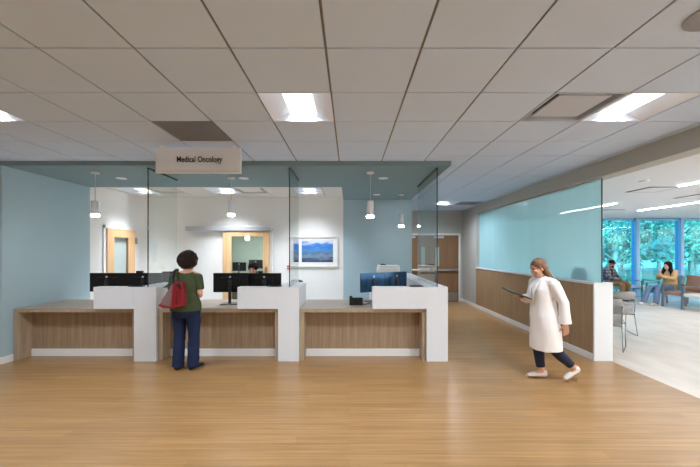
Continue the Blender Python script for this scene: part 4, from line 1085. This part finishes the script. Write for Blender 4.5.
P, A = body(J, w, M['skin_tan'], 0.009, 1.03, fem=False); face_parts(P, A, w, 1.03)
MB().loft([(0, -0.10, 0.60), (0, -0.10, 0.75), (0, -0.075, 0.92), (0, -0.05, 1.03)], [(0.15, 0.12), (0.15, 0.12), (0.165, 0.125), (0.08, 0.07)], (1, 0, 0), 20).fused('dark_tee', M['tee'], w, 0.01, 3, 0.005, 9)
jk = MB()
for sx in (-1, 1):
    jk.loft([(sx*0.115, -0.09, 0.56), (sx*0.115, -0.09, 0.75), (sx*0.12, -0.075, 0.93), (sx*0.10, -0.06, 1.04)], [(0.085, 0.15), (0.085, 0.15), (0.08, 0.145), (0.06, 0.075)], (1, 0, 0), 18)
jk.loft([(0, -0.19, 0.56), (0, -0.19, 0.75), (0, -0.16, 0.95), (0, -0.10, 1.05)], [(0.18, 0.05), (0.18, 0.05), (0.18, 0.05), (0.09, 0.04)], (1, 0, 0), 18)
for q in 'LR':
    s_, e_, ww = V(J['s'+q]), V(J['e'+q]), V(J['w'+q])
    jk.loft([s_, s_.lerp(e_, 0.5), e_, e_.lerp(ww, 0.5), ww.lerp(e_, 0.1)], [0.075, 0.07, 0.066, 0.06, 0.052], (1, 0, 0), 16)
jk.fused('plaid_jacket', M['plaid'], w, 0.010, 3, 0.012, 8)
tr = MB()
tr.loft([(0, -0.13, 0.56), (0, -0.02, 0.54), (0, 0.06, 0.54)], [(0.18, 0.10), (0.18, 0.095), (0.16, 0.08)], (1, 0, 0), 16)
for q in 'LR':
    h_, k_, a_ = V(J['h'+q]), V(J['k'+q]), V(J['a'+q])
    tr.loft([h_, h_.lerp(k_, 0.5), k_+V((0, -0.03, 0.015)), k_+V((0, 0.005, -0.04)), k_.lerp(a_, 0.45), a_+V((0, 0, -0.02))], [0.10, 0.09, 0.078, 0.076, 0.070, 0.066], (1, 0, 0), 16)
tr.fused('khaki_trousers', M['khaki'], w, 0.010, 3, 0.006, 9)
shoes(J, w, M['shoe'], 'shoe', 1.1, M['rubber'])
bn = MB().ell(P((0, -0.012, 0.055)), (0.083, 0.100, 0.080), *A)
bn.fused('beanie', M['beanie'], w, 0.008, 2, 0.003, 20)
MB().loft([P((0.082*math.cos(a), -0.010+0.098*math.sin(a), 0.036)) for a in [i*PI/12 for i in range(24)]]+[P((0.082, -0.010, 0.036))], [(0.007, 0.020)]*25, (0, 0, 1), 8).build('beanie_cuff', M['beanie'], w, smooth=True)
bd = MB().ell(P((0, 0.052, -0.075)), (0.05, 0.042, 0.042), *A).build('beard', M['hair2'], w, smooth=True)

# ---- seated woman in tan jacket (faces -X)
w = thing('person', 'seated woman with long dark hair, tan jacket and pale jeans, facing left', 'person', (9.55, 10.27, 0), PI/2+0.12, local=True)
J = dict(pelvis=(0, -0.10, 0.55), waist=(0, -0.13, 0.71), chest=(0, -0.13, 0.90), neck=(0, -0.10, 1.04), head=(0, -0.045, 1.175), face=(0.0, 1, 0.10), up=(0, -0.05, 1),
         sL=(-0.165, -0.11, 1.0), eL=(-0.215, 0.02, 0.78), wL=(-0.06, 0.19, 0.86), sR=(0.165, -0.11, 1.0), eR=(0.21, 0.02, 0.78), wR=(0.05, 0.17, 0.93),
         hL=(-0.09, -0.06, 0.52), kL=(-0.10, 0.40, 0.53), aL=(-0.10, 0.46, 0.10), tL=(-0.10, 0.65, 0.02), hR=(0.09, -0.06, 0.52), kR=(0.11, 0.46, 0.52), aR=(0.12, 0.62, 0.10), tR=(0.12, 0.80, 0.02),
         handL=((0.6, 0.6, 0.5), (0.4, -0.6, 0.3), (0, 0, 1), 0.8), handR=((-0.3, 0.5, 0.8), (-0.4, -0.6, 0.3), (0, 0, 1), 0.9))
P, A = body(J, w, M['skin'], 0.009, 0.98); face_parts(P, A, w, 0.98)
jk = MB()
jk.loft([(0, -0.11, 0.52), (0, -0.12, 0.62), (0, -0.13, 0.75), (0, -0.13, 0.90), (0, -0.11, 0.98), (0, -0.105, 1.04)], [(0.19, 0.15), (0.19, 0.155), (0.175, 0.145), (0.175, 0.135), (0.15, 0.10), (0.085, 0.075)], (1, 0, 0), 20)
jk.loft([(-0.165, -0.11, 0.995), (0, -0.11, 1.01), (0.165, -0.11, 0.995)], [0.07, 0.065, 0.07], (0, 0, 1), 14)
for q in 'LR':
    s_, e_, ww = V(J['s'+q]), V(J['e'+q]), V(J['w'+q])
    jk.loft([s_, s_.lerp(e_, 0.5), e_, e_.lerp(ww, 0.5), ww.lerp(e_, 0.08)], [0.076, 0.074, 0.070, 0.062, 0.052], (1, 0, 0), 16)
jk.fused('tan_jacket', M['tan'], w, 0.010, 3, 0.012, 8)
tr = MB()
tr.loft([(0, -0.15, 0.55), (0, -0.04, 0.53), (0, 0.05, 0.53)], [(0.175, 0.095), (0.175, 0.09), (0.16, 0.08)], (1, 0, 0), 16)
for q in 'LR':
    h_, k_, a_ = V(J['h'+q]), V(J['k'+q]), V(J['a'+q])
    tr.loft([h_, h_.lerp(k_, 0.5), k_+V((0, -0.03, 0.01)), k_+V((0, 0.008, -0.04)), k_.lerp(a_, 0.45), a_+V((0, 0, 0.0))], [0.092, 0.086, 0.074, 0.074, 0.072, 0.074], (1, 0, 0), 16)
tr.fused('pale_jeans', M['denim2'], w, 0.010, 3, 0.008, 9)
shoes(J, w, M['sneak'], 'pale_shoe', 1.02, M['vwhite'])
hr = MB()
hr.ell(P((0, -0.020, 0.040)), (0.096, 0.104, 0.098), *A)
for sx in (-1, -0.5, 0, 0.5, 1):
    b = 0.035*(1-abs(sx))
    hr.loft([P((sx*0.070, -0.015-b, 0.03)), P((sx*0.092, -0.02-b, -0.09)), P((sx*0.125, -0.03-b, -0.2)), P((sx*0.14, -0.03-b*2, -0.30)), P((sx*0.13, -0.03-b*2, -0.38))], [0.038, 0.046, 0.050, 0.046, 0.024], A[0], 12)
hr.fused('long_hair', M['hair2'], w, 0.008, 3, 0.008, 22, (2, 2, 0.4))

# ---- receptionist behind the middle monitors (faces the camera)
w = thing('person', 'receptionist with short dark hair seated behind the middle monitor, eyes showing above it', 'person', (-1.80, 6.35, 0), PI, local=True)
dz = 0.065
J = dict(pelvis=(0, -0.08, 0.57), waist=(0, -0.09, 0.76), chest=(0, -0.07, 0.96), neck=(0, -0.03, 1.11), head=(0, 0.04, 1.275), face=(0.05, 1, -0.1),
         sL=(-0.18, -0.05, 1.06), eL=(-0.23, 0.06, 0.82), wL=(-0.14, 0.28, 0.80), sR=(0.18, -0.05, 1.06), eR=(0.23, 0.06, 0.82), wR=(0.14, 0.28, 0.80),
         hL=(-0.09, -0.03, 0.57), kL=(-0.11, 0.40, 0.56), aL=(-0.11, 0.40, 0.09), tL=(-0.12, 0.57, 0.02), hR=(0.09, -0.03, 0.57), kR=(0.11, 0.40, 0.56), aR=(0.11, 0.40, 0.09), tR=(0.12, 0.57, 0.02),
         handL=((0.2, 1, 0), (0, 0, -1), (1, 0, 0), 0.3), handR=((-0.2, 1, 0), (0, 0, -1), (-1, 0, 0), 0.3))
P, A = body(J, w, M['skin'], 0.008, 1.0); face_parts(P, A, w, 1.0, True, M['hair2'])
jk = MB()
jk.loft([(0, -0.08, 0.58), (0, -0.09, 0.76), (0, -0.07, 0.96), (0, -0.03, 1.09)], [(0.17, 0.13), (0.16, 0.125), (0.175, 0.125), (0.085, 0.07)], (1, 0, 0), 20)
jk.loft([(-0.18, -0.05, 1.05), (0, -0.045, 1.07), (0.18, -0.05, 1.05)], [0.06, 0.06, 0.06], (0, 0, 1), 14)
for q in 'LR':
    s_, e_, ww = V(J['s'+q]), V(J['e'+q]), V(J['w'+q])
    jk.loft([s_, s_.lerp(e_, 0.5), e_, e_.lerp(ww, 0.5), ww.lerp(e_, 0.08)], [0.064, 0.06, 0.056, 0.05, 0.042], (1, 0, 0), 14)
jk.fused('navy_top', M['navy'], w, 0.010, 3, 0.008, 8)
tr = MB()
tr.loft([(0, -0.12, 0.58), (0, 0.05, 0.57)], [(0.17, 0.09), (0.16, 0.08)], (1, 0, 0), 16)
for q in 'LR':
    h_, k_, a_ = V(J['h'+q]), V(J['k'+q]), V(J['a'+q])
    tr.loft([h_, h_.lerp(k_, 0.5), k_+V((0, -0.03, 0.01)), k_+V((0, 0.005, -0.04)), k_.lerp(a_, 0.45), a_], [0.09, 0.084, 0.072, 0.07, 0.064, 0.06], (1, 0, 0), 14)
tr.fused('trousers', M['navy'], w, 0.010, 2)
shoes(J, w, M['shoe'])
hr = MB().ell(P((0, -0.020, 0.046)), (0.094, 0.102, 0.092), *A).ell(P((0, -0.045, -0.02)), (0.076, 0.06, 0.07), *A)
hr.fused('short_hair', M['hair2'], w, 0.007, 2, 0.006, 24)

# ------------------------------------------------------------------ outdoors
struct(MB().box(-40, 90, 12.3, 120, -0.4, -0.15).build('ground', M['grass']))
def tree(kind, seed):
    """returns (trunk mesh, crown mesh)"""
    r = random.Random(seed); tk = MB(); cr = MB()
    h = {0: 9.5, 1: 7.5, 2: 11.0}[kind]
    pts = [V((0, 0, -0.2)), V((r.uniform(-.1, .1), r.uniform(-.1, .1), h*0.35)), V((r.uniform(-.2, .2), r.uniform(-.2, .2), h*0.7)), V((r.uniform(-.3, .3), r.uniform(-.3, .3), h*0.95))]
    tk.loft(pts, [0.13, 0.10, 0.06, 0.02], n=10)
    cl = []
    for k in range(26):
        z = r.uniform(0.16, 1.0)*h; sp = {0: 1.9, 1: 2.4, 2: 1.5}[kind]*(1.0-0.55*abs(z/h-0.5))
        a = r.uniform(0, 2*PI); d = sp*math.sqrt(r.random())
        c = V((d*math.cos(a), d*math.sin(a), z)); cl.append(c)
        tk.loft([V((0, 0, max(0.5, z-0.7))), c], [0.035, 0.012], n=6)
    for c in cl:
        R = r.uniform(0.55, 1.0)
        for q in range(75):
            dl = V((r.gauss(0, 1), r.gauss(0, 1), r.gauss(0, 0.8))); p = c+dl*R*0.5
            u = V((r.gauss(0, 1), r.gauss(0, 1), r.gauss(0, 1))).normalized(); v_ = u.orthogonal().normalized(); s_ = r.uniform(0.07, 0.17)
            cr.add([p-u*s_, p+v_*s_*0.5, p+u*s_, p-v_*s_*0.5], [(0, 1, 2, 3)])
    return tk.mesh('trunk', M['bark']), cr.mesh('crown', {0: M['leafA'], 1: M['leafB'], 2: M['leafC']}[kind], clean=False)
TK = [[tree(k, 10*k+s_) for s_ in (1, 2)] for k in range(3)]
TLAB = ['mid-green leafy tree with pale trunk in the woodland outside the windows', 'broad deep-green tree in the woodland outside the windows', 'slender pale-leaved tree in the woodland outside the windows']
TG = ['mid-green trees outside', 'deep-green trees outside', 'pale slender trees outside']
rt = random.Random(21)
spots = []
for row, (y0, n) in enumerate(((19, 9), (24, 11), (30, 13))):
    for i in range(n):
        px = 470+ (760-470)*(i+0.5)/n + rt.uniform(-8, 8)
        y = y0+rt.uniform(-1.5, 1.5); spots.append((PX(px, y), y, row))
for i, (x, y, row) in enumerate(spots):
    k = rt.choice([0, 1, 2] if row < 2 else [1, 1, 0])
    tkm, crm = TK[k][i % 2]
    e = thing('woodland_tree', TLAB[k], 'tree', (x, y, -0.15), rt.uniform(0, 6.28), TG[k], local=True)
    s_ = rt.uniform(0.85, 1.2); e.scale = (s_, s_, s_)
    for nm, me in (('trunk', tkm), ('crown', crm)):
        o = bpy.data.objects.new(nm, me); COL.objects.link(o); o.parent = e

# ------------------------------------------------------------------ light
wd = bpy.data.worlds.new('world'); SC.world = wd; wd.use_nodes = True
nt = wd.node_tree; nt.nodes.clear()
ow = nt.nodes.new('ShaderNodeOutputWorld'); bgn = nt.nodes.new('ShaderNodeBackground')
sk = nt.nodes.new('ShaderNodeTexSky'); sk.sky_type = 'NISHITA'; sk.sun_disc = False; sk.sun_elevation = math.radians(42); sk.sun_rotation = math.radians(200); sk.air_density = 1.0; sk.dust_density = 3.0
nt.links.new(sk.outputs[0], bgn.inputs[0]); bgn.inputs[1].default_value = 0.55
nt.links.new(bgn.outputs[0], ow.inputs[0])
sl = bpy.data.lights.new('sun', 'SUN'); sl.energy = 2.6; sl.angle = 0.02; sl.color = (1, 0.96, 0.9)
so = bpy.data.objects.new('sun', sl); COL.objects.link(so); so.rotation_euler = (math.radians(48), 0, math.radians(-20))

vs = SC.view_settings; vs.view_transform = 'Standard'; vs.look = 'None'; vs.exposure = 1.2; vs.gamma = 1.0; vs.use_curve_mapping = False
cy = SC.cycles
cy.max_bounces = 10; cy.transparent_max_bounces = 16; cy.diffuse_bounces = 5; cy.glossy_bounces = 4; cy.sample_clamp_indirect = 6.0
cy.caustics_reflective = False; cy.caustics_refractive = False
cy.use_denoising = True
